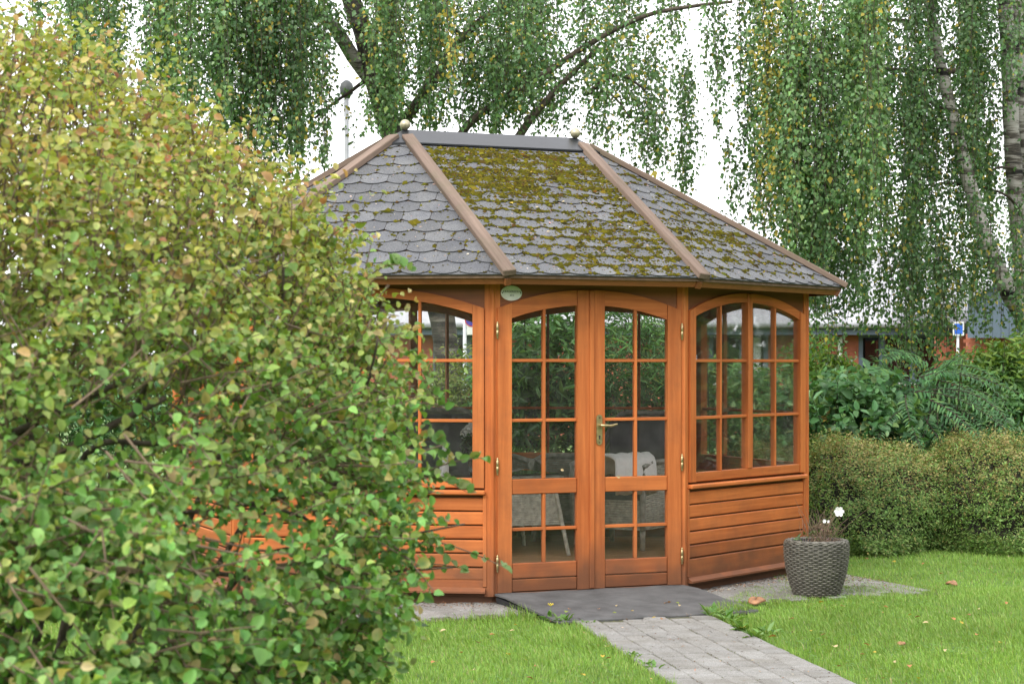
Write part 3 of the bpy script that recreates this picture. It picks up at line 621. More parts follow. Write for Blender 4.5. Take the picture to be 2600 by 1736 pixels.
# ------------------------------------------------------------------ oval name plate
def text_mesh(body, size, mat, name='lettering', shear=.18, ext=.0006, sx=1.0):
    c = bpy.data.curves.new('t','FONT'); c.body = body; c.size = size; c.align_x = 'CENTER'; c.align_y = 'CENTER'; c.extrude = ext; c.shear = shear; c.space_character = 1.05
    o = bpy.data.objects.new('t', c); COL.objects.link(o); bpy.context.view_layer.update()
    me = bpy.data.meshes.new_from_object(o.evaluated_get(bpy.context.evaluated_depsgraph_get())); bpy.data.objects.remove(o); me.name = name
    me.materials.clear(); me.materials.append(mat); return me
pw = loc2w(-L/2+.137, -R-.020, 2.125)
sg = empty('name_plate', pw, PHI); tag(sg, 'small oval white enamel name plate reading KRAGEREDEN above the left door', 'name plate')
q = MB(); n = 32; rings = [(.078,.052,.0),(.078,.052,-.004),(.072,.046,-.007)]
for a, b, y in rings: q.v += [(a*math.cos(2*math.pi*k/n), y+.014, b*math.sin(2*math.pi*k/n)) for k in range(n)]
for r_ in range(2): q.f += [(r_*n+k, r_*n+(k+1)%n, (r_+1)*n+(k+1)%n, (r_+1)*n+k) for k in range(n)]
q.f.append(tuple(range(2*n,3*n))); q.f.append(tuple(range(n))[::-1]); ENAM = simple('cream_enamel', (.9,.88,.86), .25, var=.08, scale=30); q.build('plate', ENAM, sg)
INK = simple('grey_ink', (.07,.07,.06), .6)
for body, size, z in (('\u201eKRAGEREDEN\u201c', .0205, .010), ('2015', .015, -.016)):
    o = link('lettering', text_mesh(body, size, INK), sg); o.location = (0, .0062, z); o.rotation_euler = (math.pi/2,0,0)
for s_ in (-1,1):
    q = MB(); q.lathe([(.0042,0),(.0035,.003)],10); o = q.build('screw', BLACK, sg); o.location = (s_*.067,.0075,0); o.rotation_euler = (math.pi/2,0,0)

# ------------------------------------------------------------------ furniture inside
def weave(q, surf, nu, rows, amp, stakes, th=.35, v0=0., v1=1.):
    # woven rods: each row runs along u and passes in front of and behind the stakes; surf(u,v) -> (point, normal)
    for r_ in range(rows):
        v = v0+(v1-v0)*(r_+.5)/rows; pr = []; 
        for i in range(nu+1):
            u = i/nu; p, nn = surf(u, v); off = amp*math.cos(math.pi*u*stakes+math.pi*(r_%2)); pa, _ = surf(u, v+(v1-v0)*.46/rows); pb, _ = surf(u, v-(v1-v0)*.46/rows)
            o = nn*off; pr += [pa+o, p+o+nn*amp*.9, pb+o]
        q.add(pr, [f for i in range(nu) for f in ((i*3,i*3+3,i*3+4,i*3+1),(i*3+1,i*3+4,i*3+5,i*3+2))])
def sstep(t): t = min(max(t,0),1); return t*t*(3-2*t)
def wicker_chair(name, label, loc, rz, w, d, arm, back, group, mat, cushion=True, rows=34):
    r = empty(name, loc, rz); tag(r, label, 'armchair', group)
    seat = .40; hw, hd = w/2, d/2; rad = .62*hw
    # U-shaped outline in plan: right arm front -> back -> left arm front (chair faces -y)
    pts = [(hw,-hd),(hw,hd-rad)]+[(hw-rad+rad*math.cos(t), hd-rad+rad*math.sin(t)) for t in np.linspace(0,math.pi/2,7)[1:]]+[(-hw+rad-rad*math.sin(t), hd-rad+rad*math.cos(t)) for t in np.linspace(0,math.pi/2,7)]+[(-hw,-hd)]
    pts = [np.array(p) for p in pts]; cum = [0]
    for a, b in zip(pts, pts[1:]): cum.append(cum[-1]+np.linalg.norm(b-a))
    def at(u):
        s_ = min(max(u,0),1)*cum[-1]; k = max(i for i in range(len(cum)) if cum[i] <= s_+1e-9); k = min(k, len(pts)-2); t = (s_-cum[k])/max(cum[k+1]-cum[k],1e-6); p = pts[k]+(pts[k+1]-pts[k])*t; tg = pts[k+1]-pts[k]; tg = tg/np.linalg.norm(tg); return p, tg
    def topz(u): x = abs(u-.5)*2; return arm+(back-arm)*(1-sstep((x-.22)/.32))-.03*sstep((x-.85)/.15)
    def surf(u, v):
        p, tg = at(u); zt = topz(u); z = .16+(zt-.16)*v; nn = np.array([tg[1],-tg[0],0]); lean = 1+.10*(z-seat); return np.array([p[0]*lean, p[1]*(1+.16*(z-seat)), z]), nn
    q = MB(); weave(q, surf, 44, rows, .006, 22); q.build('wicker_shell', mat, r, True)
    q = MB(); top = [surf(u,1)[0] for u in np.linspace(0,1,36)]; fr = [surf(0,v)[0] for v in np.linspace(0,1,8)]; fl = [surf(1,v)[0] for v in np.linspace(1,0,8)]; q.tube(fr+top[1:-1]+fl, .024, 8); q.build('rim', WICKD, r, True)
    def fs(u, v): return np.array([-hw+2*hw*u, -hd, .16+(seat-.16)*v]), np.array([0,-1.,0])
    q = MB(); weave(q, fs, 20, 12, .006, 10); q.build('seat_front', mat, r, True)
    for sx in (-1,1):
        for sy in (-1,1):
            q = MB(); q.tube([(sx*(hw-.03),sy*(hd-.05),.24),(sx*(hw-.01),sy*(hd-.02),0)], [.026,.02], 8); q.build('leg', mat, r, True)
    q = MB(); q.box(-hw+.03, hw-.03, -hd+.01, hd-.05, seat-.06, seat+.08, .035); q.build('seat_cushion', CUSH, r, True)
    if cushion: q = MB(); q.box(-hw+.06, hw-.06, hd-.2, hd-.03, seat+.08, back-.03, .05); q.build('back_cushion', CUSH, r, True)
    return r
wicker_chair('wicker_armchair', 'high backed grey wicker armchair behind the right door with a white blanket over its arm', W(1592,1370,16.15)*[1,1,0]+[0,0,FLOOR], PHI-.95, .64, .66, .70, 1.08, 'wicker armchairs inside the pavilion', WICK)
wicker_chair('wicker_armchair', 'high backed dark wicker armchair with charcoal cushion behind the pump bottle', W(1140,1300,16.35)*[1,1,0]+[0,0,FLOOR], PHI-.12, .66, .68, .70, 1.10, 'wicker armchairs inside the pavilion', WICKD)
wicker_chair('wicker_chair', 'low rounded dark wicker chair behind the right end of the glass table', W(1440,1300,16.75)*[1,1,0]+[0,0,FLOOR], PHI-.5, .56, .5, .66, .70, 'low wicker chairs inside the pavilion', WICKD, False)
wicker_chair('wicker_chair', 'low rounded dark wicker chair behind the middle of the glass table', W(1285,1300,16.7)*[1,1,0]+[0,0,FLOOR], PHI+.1, .5, .46, .66, .70, 'low wicker chairs inside the pavilion', WICKD, False)
# blanket over the near arm of the armchair
def blanket():
    c = W(1588,1156,15.72); n, m = 22, 16; q = MB(); ax = np.array([math.cos(-.75), math.sin(-.75), 0]); ay = np.array([-ax[1],ax[0],0]); vs_ = []
    for layer in (0,1):
        for i in range(n):
            t = i/(n-1); ang = -1.65+3.45*t
            rr = .085-.012*layer
            hx = .13*math.sin(max(min(ang,1.57),-1.57)); z = .09*math.cos(max(min(ang,1.57),-1.57))
            if abs(ang) > 1.57: z -= (abs(ang)-1.57)*1.0
            for j in range(m):
                s_ = j/(m-1)-.5; fold = .006*math.sin(j*1.9+i*.5)+.004*math.sin(i*1.3)
                p = c+ax*(hx*(1-.06*layer)+fold)+ay*(s_*.50+.02*math.sin(t*5))+np.array([0,0,z*(1-.08*layer)+.006*math.sin(j*1.3)-.07-.012*layer]); vs_.append(p)
    fs = [(i*m+j,(i+1)*m+j,(i+1)*m+j+1,i*m+j+1) for i in range(n-1) for j in range(m-1)]; o_ = n*m
    fs += [tuple(x+o_ for x in f[::-1]) for f in fs]
    for i in range(n-1): fs += [(i*m,(i+1)*m,o_+(i+1)*m,o_+i*m),(i*m+m-1,o_+i*m+m-1,o_+(i+1)*m+m-1,(i+1)*m+m-1)]
    for j in range(m-1): fs += [(j,o_+j,o_+j+1,j+1),((n-1)*m+j,(n-1)*m+j+1,o_+(n-1)*m+j+1,o_+(n-1)*m+j)]
    q.add(vs_, fs); o = q.build('blanket', WHITEC, None, True); tag(o, 'folded white knitted blanket hanging over the armchair behind the right door', 'blanket')
blanket()
TC = loc2w(-.14,.20,FLOOR); tb = empty('wicker_table', TC, PHI); tag(tb, 'grey wicker table with a glass top inside the pavilion', 'table')
tw, td, TH = 1.30, .84, .64
def side(k):
    cs = [(-tw/2+.05,-td/2+.05),(tw/2-.05,-td/2+.05),(tw/2-.05,td/2-.05),(-tw/2+.05,td/2-.05)]; a = np.array(cs[k]); b = np.array(cs[(k+1)%4]); e = (b-a)/np.linalg.norm(b-a); nn = np.array([e[1],-e[0],0])
    def f(u,v): p = a+(b-a)*u; sc = 1+.06*(1-v); return np.array([p[0]*sc,p[1]*sc,.24+.34*v]), nn
    return f
q = MB()
for k in range(4): weave(q, side(k), 60 if k%2 == 0 else 40, 20, .005, 26 if k%2 == 0 else 16)
q.build('woven_apron', WICK, tb, True)
q = MB()
for r_ in range(7): e = .012*r_; q.tube([(-tw/2+e,-td/2+e,TH-.03+.002*r_),(tw/2-e,-td/2+e,TH-.03+.002*r_),(tw/2-e,td/2-e,TH-.03+.002*r_),(-tw/2+e,td/2-e,TH-.03+.002*r_),(-tw/2+e,-td/2+e,TH-.03+.002*r_)], .010, 6)
q.box(-tw/2+.07,tw/2-.07,-td/2+.07,td/2-.07,TH-.035,TH-.018); q.build('wicker_rim', WICKD, tb, True)
for sx in (-1,1):
    for sy in (-1,1):
        q = MB(); a = np.array((sx*(tw/2-.06),sy*(td/2-.06),TH-.05)); b = np.array((sx*(tw/2+.04),sy*(td/2+.02),0)); pts = [a+(b-a)*t for t in np.linspace(0,1,60)]; q.tube(pts, [.021-.003*(i%2)-.004*i/60 for i in range(60)], 8); q.build('leg', WICK, tb, True)
TG = glass('table_glass', (.82,.9,.86), 1.3); q = MB(); q.box(-tw/2+.02,tw/2-.02,-td/2+.02,td/2-.02,TH-.008,TH,.002); q.build('glass_top', TG, tb)
TZ = FLOOR+TH
def bottle():
    p = W(1128,1205,14.95); r = empty('pump_bottle', (p[0],p[1],TZ), .2); tag(r, 'white plastic pump bottle on the glass table in the left window', 'bottle')
    q = MB(); q.lathe([(.02,0),(.035,.002),(.036,.01),(.036,.165),(.030,.185),(.016,.205),(.0145,.21),(.0145,.222)],20); q.build('bottle_body', PLW, r, True)
    q = MB(); q.lathe([(.017,.218),(.017,.238),(.006,.240),(.006,.268)],14); q.tube([(.008,0,.27),(-.0,0,.273),(-.03,0,.268),(-.036,0,.262)],[.009,.008,.006,.005],8); q.build('pump', PLW, r, True)
bottle()
def bouquet():
    p = W(1204,1200,15.2); r = empty('flower_vase', (p[0],p[1],TZ)); tag(r, 'vase of white hydrangea flowers on the glass table inside the left window', 'vase of flowers')
    q = MB(); q.lathe([(.035,0),(.045,.02),(.05,.08),(.04,.15),(.044,.17)],18); q.build('vase', TG, r, True)
    n = 130; a = rdir(n)*[.085,.085,.075]+[0,0,.235]; me = leaves('leaf_bunch', a, rdir(n)+[0,0,-.3], rdir(n), .07, .05, pick([(.03,.06,.02),(.04,.075,.025)],[1,1],n), TPL_OVAL, LM_SHRUB, True); tag(link('leaf_bunch', me, r), kind='stuff')
    for c in ((-.03,-.02,.34),(.035,.01,.36),(.0,.04,.38),(-.06,.03,.31)):
        n = 110; d = rdir(n); me = leaves('flower_head', np.array(c)+d*.045, np.cross(d,rdir(n)), d, .022, .02, np.full((n,3),.66), TPL_ROUND, LM_DRY, True); link('flower_head', me, r)
bouquet()

# ------------------------------------------------------------------ ramp
rp = empty('door_ramp', loc2w(0,-R-.03,0), PHI); tag(rp, 'dark grey felt covered ramp laid in front of the double doors', 'ramp')
q = MB(); n = 14; w0 = .725; prof = [(0,.082),(-.20,.080),(-.30,.072),(-.60,.05),(-1.03,.022),(-1.045,.016)]
vs_ = []
for y, z in prof:
    for i in range(n+1): x = -w0+2*w0*i/n; vs_.append((x, y, z+.0025*math.sin(i*1.7+y*9)))
for y, z in prof:
    for i in range(n+1): x = -w0+2*w0*i/n; vs_.append((x, y, z-.013))
k = n+1; o_ = len(prof)*k; fs = []
for r_ in range(len(prof)-1):
    for i in range(n): fs += [(r_*k+i,r_*k+i+1,(r_+1)*k+i+1,(r_+1)*k+i),(o_+r_*k+i,o_+(r_+1)*k+i,o_+(r_+1)*k+i+1,o_+r_*k+i+1)]
    fs += [(r_*k,(r_+1)*k,o_+(r_+1)*k,o_+r_*k),(r_*k+n,o_+r_*k+n,o_+(r_+1)*k+n,(r_+1)*k+n)]
e = (len(prof)-1)*k; fs += [(e+i,e+i+1,o_+e+i+1,o_+e+i) for i in range(n)]+[(i,o_+i,o_+i+1,i+1) for i in range(n)]
q.add(vs_, fs); q.build('felt_top', FELT, rp)
q = MB(); q.add([(-w0+.01,0,.06),(w0-.01,0,.06),(w0-.01,-1.0,.008),(-w0+.01,-1.0,.008),(-w0+.01,0,.0),(w0-.01,0,.0),(w0-.01,-1.0,.0),(-w0+.01,-1.0,.0)],[(0,1,2,3),(4,7,6,5),(0,4,5,1),(1,5,6,2),(2,6,7,3),(3,7,4,0)]); q.build('board', BLACK, rp)

# ------------------------------------------------------------------ planter
def planter():
    p = G(2073,1514); r = empty('wicker_planter', (p[0],p[1],0), .3); tag(r, 'round grey woven planter with a withered plant beside the pavilion', 'planter')
    prof = [(.145,0),(.16,.03),(.185,.10),(.208,.19),(.219,.27),(.223,.33),(.222,.375),(.216,.395)]
    zz = [a[1] for a in prof]; rr = [a[0] for a in prof]
    def surf(u,v): t = 2*math.pi*u; z = .012+.378*v; rad = np.interp(z,zz,rr); return np.array([rad*math.cos(t),rad*math.sin(t),z]), np.array([math.cos(t),math.sin(t),0])
    q = MB(); weave(q, surf, 160, 28, .0068, 40); q.build('weave', POTW, r, True)
    q = MB()
    for k in range(40): t = 2*math.pi*(k+.5)/40; q.tube([(np.interp(z,zz,rr)*math.cos(t)*.996,np.interp(z,zz,rr)*math.sin(t)*.996,z) for z in np.linspace(.01,.39,8)], .0042, 5)
    q.build('stake', POTW, r, True)
    q = MB()
    for rad, z in ((.219,.391),(.210,.398),(.200,.399),(.190,.397),(.181,.392)): q.tube([(rad*math.cos(t)+.002*math.sin(9*t),rad*math.sin(t),z+.003*math.sin(22*t+rad*300)) for t in np.linspace(0,2*math.pi,90)], .0062, 6, False)
    q.build('rim', POTW, r, True)
    q = MB(); q.lathe([(.14,.004),(.20,.19),(.205,.3),(.19,.37),(.176,.395),(.17,.395),(.165,.3)], 40, cap=False); q.lathe([(.168,.30),(.01,.32)],30); q.build('liner', BLACK, r, True)
    q = MB(); rs = np.random.default_rng(4)
    for k in range(70):
        x, y = rs.normal(.03,.045), rs.normal(0,.05); h = abs(rs.normal(.12,.07))+.03; lx, ly = rs.normal(.25,.45)*h, rs.normal(0,.45)*h
        pts = [(x+lx*t**1.5+rs.normal(0,.006), y+ly*t**1.5+rs.normal(0,.006), .31+(h+.08)*t) for t in np.linspace(0,1,6)]; q.tube(pts, [.0022,.002,.0018,.0015,.0012,.0008], 4)
    for k in range(9):
        t = rs.random()*6.3; q.tube([(.12*math.cos(t),.12*math.sin(t),.33),(.15*math.cos(t),.15*math.sin(t),.41),(.17*math.cos(t+.2),.17*math.sin(t+.2),.408)], [.0022,.002,.0012], 4)
    q.tube([(.03,0,.31),(.07,-.01,.45),(.12,-.02,.55),(.157,-.03,.60)], [.003,.0022,.002,.0016], 5); q.tube([(.02,0,.31),(.04,-.01,.45),(.045,-.02,.535)], [.0026,.002,.0016], 5); q.tube([(.03,0,.31),(.07,.02,.47),(.085,0,.53)], [.0024,.002,.0014], 5)
    q.build('withered_stem', TWIGL, r)
    n = 240; c = np.stack([rs.normal(.045,.055,n), rs.normal(0,.05,n), rs.uniform(.36,.52,n)],1); me = leaves('withered_leaf', c, rdir(n)+[0,0,-.4], rdir(n), .028, .014, pick([(.20,.13,.085),(.28,.18,.13),(.13,.10,.05),(.12,.16,.06),(.33,.22,.2)],[3,2,2,1,1],n), TPL_LANCE, LM_DRY); tag(link('withered_leaf', me, r), kind='stuff')
    for cx, cy, cz, s_ in ((.157,-.035,.60,.036),(.046,-.03,.535,.014),(.087,-.01,.53,.011)):
        q = MB()
        for k in range(6):
            t = k*math.pi/3; d = np.array([math.cos(t), -.35, math.sin(t)]); sd_ = np.array([-math.sin(t),0,math.cos(t)])
            q.add([(0,0,0),d*.6*s_+sd_*.45*s_,d*s_+sd_*.2*s_,d*s_-sd_*.2*s_,d*.6*s_-sd_*.45*s_],[(0,1,2,3,4)])
        o = q.build('flower', PETAL, r); o.location = (cx,cy,cz); o.rotation_euler = (0,0,-.3)
    n = 14; me = leaves('green_leaf', np.stack([rs.uniform(-.15,.02,n), rs.uniform(-.05,.05,n), rs.uniform(.38,.44,n)],1), rdir(n)+[-.4,0,.3], rdir(n)+[0,0,1], .045, .022, pick([(.09,.17,.04),(.13,.2,.06)],[1,1],n), TPL_OVAL, LM_SHRUB); tag(link('green_leaf', me, r), kind='stuff')
planter()

# ------------------------------------------------------------------ lawn
def in_path(x, y, m=0.0):
    a = (x-PL[0])*qdir[0]+(y-PL[1])*qdir[1]; s_ = (x-PL[0])*pdir[0]+(y-PL[1])*pdir[1]; e = .07*(fbm(s_*3.0, a*0+2, 5)-.5)
    return (a > -m+e) & (a < PWID+m-e) & (s_ > -.8)
def on_hard(x, y, m=0.0):
    a, b = w2loc(x, y); e = .16*(fbm(a*2.2, b*2.2, 8)-.5)+.05*(vnoise(a*14,b*14,4)-.5)
    cut = (a > .30) & (b < -2.40-1.165*(.725-a)+.5*e); ap = (np.abs(a) < 2.55-m+e) & (np.abs(b) < 2.46-m+e) & ~cut; rm = (np.abs(a+.01) < .74) & (b > -R-1.09) & (b < -R) & ~cut
    return ap | rm | in_path(x, y, -m*.5)
def lawn():
    def field(n, x0, x1, y0, y1):
        x = rng.uniform(x0,x1,n); y = rng.uniform(y0,y1,n); ok = (np.abs(x) < .30*y+.9) & ~on_hard(x,y); return x[ok], y[ok]
    xs, ys = [], []
    for n, a in ((150000,(-3.2,.95,9.2,13.3)),(150000,(.9,4.6,9.2,14.4)),(60000,(2.0,5.6,13.6,17.6)),(35000,(-6.0,-.5,12.5,18.0))): x, y = field(n,*a); xs.append(x); ys.append(y)
    x = np.concatenate(xs); y = np.concatenate(ys); n = len(x)
    den = fbm(x*1.3, y*1.3, 21); ok = rng.random(n) < .45+den*.9; x, y, den = x[ok], y[ok], den[ok]; n = len(x)
    h = (.018+.018*fbm(x*2.4,y*2.4,31))*np.exp(rng.normal(0,.28,n))
    tuft = np.exp(-(((x-.37)/.16)**2+((y-11.55)/.16)**2))+.8*np.exp(-(((x-.10)/.3)**2+((y-12.7)/.1)**2)); h *= 1+1.1*tuft
    h *= 1+.5*(~on_hard(x,y) & on_hard(x,y,-.06))
    th = rng.uniform(0,2*math.pi,n); wv = fbm(x*1.1,y*1.1,41)*6; lean = np.stack([np.cos(th)*.55+np.cos(wv)*.35, np.sin(th)*.55+np.sin(wv)*.35],1)*rng.uniform(.3,1.2,(n,1))
    wd = rng.uniform(.0013,.0026,n); sd_ = np.stack([-np.sin(th),np.cos(th),np.zeros(n)],1)*wd[:,None]
    la_, lb_ = w2loc(x,y); zb_ = np.where((np.abs(la_) < .74)&(lb_ > -R-1.09)&(lb_ < -R), .024, -.004); B = np.stack([x,y,zb_],1); D1 = np.stack([lean[:,0]*.3,lean[:,1]*.3,np.full(n,.55)],1)*h[:,None]; D2 = np.stack([lean[:,0],lean[:,1],np.full(n,.95)],1)*h[:,None]
    V = np.stack([B-sd_,B+sd_,B+D1+sd_*.8,B+D1-sd_*.8,B+D2],1)
    c = pick([(.20,.335,.065),(.235,.38,.08),(.16,.28,.05),(.30,.39,.12),(.38,.36,.18)],[4,3,2.4,1.2,.28],n,.15)*(0.72+.55*fbm(x*1.1,y*1.1,51))[:,None]
    T = np.array([(0,1,2),(0,2,3),(3,2,4)]); T = (T[None]+(np.arange(n)*5)[:,None,None]).reshape(-1,3)
    me = np_mesh('lawn_grass', V.reshape(-1,3), T, LM_GRASS, np.repeat(c,5,axis=0)); o = link('lawn_grass', me); tag(o, 'bright green mown grass on both sides of the path', 'grass', None, 'stuff'); print('grass', n)
lawn()
def clover():
    n = 9000; x = rng.uniform(-1,4.6,n); y = rng.uniform(9.6,16.5,n); k = ~on_hard(x,y) & (np.abs(x) < .3*y+.4) & (rng.random(n) < np.clip((fbm(x*1.7,y*1.7,101)-.52)*5,0,1)); x, y = x[k], y[k]; n = len(x); P = np.repeat(np.stack([x,y,rng.uniform(.02,.04,n)],1),3,axis=0); th = np.repeat(rng.uniform(0,6.28,n),3)+np.tile([0,2.1,4.2],n); D = np.stack([np.cos(th),np.sin(th),np.full(3*n,.15)],1)
    me = leaves('clover', P, D, np.tile([0,0,1.],(3*n,1))+rng.normal(0,.15,(3*n,3)), .012, .013, pick([(.11,.24,.06),(.15,.29,.08),(.20,.32,.12)],[3,2,1],3*n,.12), TPL_OVAL, LM_GRASS); tag(link('clover', me), 'patches of small clover leaves scattered through the lawn', 'clover', None, 'stuff')
    n = 900; x = rng.uniform(-1,4.6,n); y = rng.uniform(9.6,17,n); k = ~on_hard(x,y); x, y = x[k], y[k]; n = len(x)
    me = leaves('leaf_crumbs', np.stack([x,y,rng.uniform(.02,.04,n)],1), rdir(n)*[1,1,.4], rdir(n)*.6+[0,0,1], rng.uniform(.006,.017,n), rng.uniform(.004,.012,n), pick([(.40,.28,.10),(.28,.15,.06),(.5,.42,.25),(.18,.11,.06)],[2,2,1.5,2],n), TPL_OVAL, LM_DRY); tag(link('leaf_crumbs', me), 'tiny scraps of fallen leaves caught in the grass', 'leaf litter', None, 'stuff')
clover()
# leaf litter and scraps along the pavilion foot, twigs and moss in the paving joints
def litter():
    Ps = []; n = 900
    a = rng.uniform(-2.4,-.7,n); b = -R-.02-np.abs(rng.normal(0,.2,n))+ (np.clip(-a-L/2,0,9))*.577; Ps.append(np.stack([a,b],1))
    n = 700; a = rng.uniform(.75,2.4,n); b = -R-.03-np.abs(rng.normal(0,.10,n))+np.clip(a-L/2,0,9)*.577; Ps.append(np.stack([a,b],1))
    n = 420; Ps.append(np.stack([rng.uniform(1.7,2.55,n), rng.uniform(-2.4,-.6,n)],1)); n = 260; Ps.append(np.stack([rng.normal(2.25,.16,n), rng.normal(-1.55,.12,n)],1))
    P = np.concatenate(Ps); w_ = np.array([loc2w(a,b) for a,b in P]); n = 240; s_ = rng.uniform(-.6,3.5,n); q_ = rng.random(n)*PWID
    w2 = np.stack([PL[0]+qdir[0]*q_+pdir[0]*s_, PL[1]+qdir[1]*q_+pdir[1]*s_, np.zeros(n)],1); w_ = np.concatenate([w_,w2]); n = len(w_); w_[:,2] = rng.uniform(.018,.026,n)
    me = leaves('leaf_litter', w_, rdir(n)*[1,1,.25], nrm(rdir(n)*.7+[0,0,1]), rng.uniform(.007,.024,n), rng.uniform(.003,.013,n), pick([(.22,.10,.05),(.13,.075,.045),(.33,.21,.13),(.08,.05,.03),(.45,.36,.25)],[3,3,1.6,3,.7],n), TPL_OVAL, LM_DRY)
    tag(link('leaf_litter', me), 'brown leaf scraps lying along the foot of the pavilion', 'leaf litter', None, 'stuff')
litter()
# fallen leaves that can be told apart
FL = []
for k, c in enumerate([(.52,.37,.06),(.42,.20,.08),(.50,.40,.22),(.28,.15,.07),(.22,.28,.06)]):
    FL.append(leaves('fallen_leaf', np.array([[-.5,0,.0]]), np.array([[1.,0,.05]]), np.array([[0,0,1.]]), 1.0, .95, np.array([c]), TPL_ROUND, LM_DRY, True))
names = ['bright yellow','orange brown','pale straw','dark brown','yellowish green']
def fallen(px, py, k, s, z, label, group):
    p = G(px,py,z); o = link('fallen_leaf', FL[k]); o.location = p; o.scale = (s,s*random.uniform(.6,1),s*1.2); o.rotation_euler = (random.uniform(-.35,.35),random.uniform(-.35,.35),random.uniform(0,6.28)); tag(o,label,'leaf',group)
lawn_pts = [(2085,1528),(2010,1570),(2140,1538),(2250,1540),(2310,1560),(2330,1565),(2350,1580),(2420,1570),(2440,1580),(2460,1560),(2485,1545),(2555,1530),(2060,1600),(2090,1610),(2120,1640),(2200,1635),(2220,1655),(2190,1660),(2270,1680),(2310,1690),(2330,1720),(2240,1720),(2400,1650),(2480,1610),(2540,1630),(2390,1455),(2440,1450),(2345,1430),(2270,1425),(2200,1418),(1125,1600),(1250,1610),(1310,1585),(1215,1630),(1300,1600),(1170,1655),(1530,1665),(1545,1670),(1540,1640),(1360,1690),(1480,1712),(1345,1720),(1200,1700),(1100,1680),(1290,1660),(2130,1690)]
for i, (x, y) in enumerate(lawn_pts):
    k = i*7 % 4
    wh = ('on the left lawn close to the ramp' if y < 1620 else 'on the left lawn at the bottom edge') if x < 1600 else 'on the grass under the hedge' if y < 1460 else 'on the right lawn edge beside the path' if x < 2150 and y > 1590 else 'on the grass in front of the planter' if x < 2300 and y < 1575 else 'at the bottom of the right lawn' if y > 1640 else 'on the middle of the right lawn' if x < 2430 else 'on the lawn near the right edge'
    fallen(x, y, k, random.uniform(.026,.04), .035, f'{names[k]} fallen leaf {wh}', 'fallen leaves on the lawn')
for i, (x, y) in enumerate([(1360,1535),(1385,1538),(1445,1545),(1438,1552),(1565,1537),(1605,1550),(1690,1530),(1700,1528),(1720,1530),(1725,1536),(1660,1567),(1680,1570),(1520,1545),(1560,1555)]):
    k = (i*3)%5; fallen(x, y, k, random.uniform(.022,.034), .05, f'{names[k]} fallen leaf on the {"left" if x < 1480 else "middle" if x < 1650 else "right"} part of the grey ramp', 'fallen leaves on the ramp')
fallen(1884,1594,0,.06,.03,'large bright yellow leaf on the grass edge of the path','fallen leaves on the lawn'); fallen(1961,1615,1,.05,.03,'orange red leaf at the grass edge of the path below the yellow leaf','fallen leaves on the lawn')
for px, py, u, lb in ((1570,1210,None,'tiny pale leaf resting on the middle rail of the right door'),(1427,1192,None,'tiny pink leaf stuck to the glass of the left door')):
    Z = 13.72 if px > 1500 else 13.52; p = W(px,py,Z); o = link('fallen_leaf', FL[2]); o.location = p-np.array([0,.03,0]); o.scale = (.026,.022,.03); o.rotation_euler = (1.3,.2,.4); tag(o, lb, 'leaf')
# leaves on the roof
for i in range(34):
    k = [0,0,0,0,7,7,1,1][i%8]; A,U,Vv,N,w,s,tri = ROOFS[k]; v = random.uniform(.04,.85)*s; sl = w/2/s if tri else 0; u = random.uniform(sl*v+.1,w-sl*v-.1)
    p = A+U*u+Vv*v+N*.026; ww = loc2w(p[0],p[1],p[2]); o = link('fallen_leaf', FL[[2,2,1,0][i%4]]); o.location = ww; sc = random.uniform(.02,.036); o.scale = (sc,sc*.8,sc); o.rotation_euler = (random.uniform(.2,.8),random.uniform(-.3,.3),random.uniform(0,6)); tag(o, f'{["pale straw","pale straw","orange brown","bright yellow"][i%4]} fallen leaf on the {["middle","","","","","","","left hand"][k] if k != 1 else "right hand"} roof slope, {"near the eave" if v < .3*s else "halfway up" if v < .6*s else "near the ridge"}', 'leaf', 'fallen leaves on the roof')
# mushrooms
MUSH = simple('brown_mushroom', (.30,.15,.07), .6, var=.4, scale=25); MST = simple('pale_mushroom_stem', (.5,.42,.32), .7)
for px, py, s, lb in ((1920,1540,.062,'large curled brown mushroom in the grass left of the planter'),(2417,1490,.045,'brown domed mushroom on the lawn right of the planter'),(2212,1405,.06,'pale brown mushroom at the foot of the hedge'),(2290,1640,.026,'flat torn brown mushroom in the middle of the lawn')):
    p = G(px,py); r = empty('mushroom', (p[0],p[1],0), random.random()*6); tag(r, lb, 'mushroom', 'mushrooms in the grass')
    q = MB(); q.lathe([(.001,s*.95),(s*.3,s*.98),(s*.65,s*.92),(s*.92,s*.72),(s,s*.52),(s*.9,s*.5),(s*.3,s*.62)],20); q.v = [(v[0]*(1+.15*math.sin(3*math.atan2(v[1],v[0]))),v[1],v[2]+s*.16*math.sin(2*math.atan2(v[1],v[0])+1)) for v in q.v]; q.build('cap', MUSH, r, True)
    q = MB(); q.lathe([(s*.22,-.004),(s*.17,s*.3),(s*.2,s*.66)],10); q.build('stem', MST, r, True)
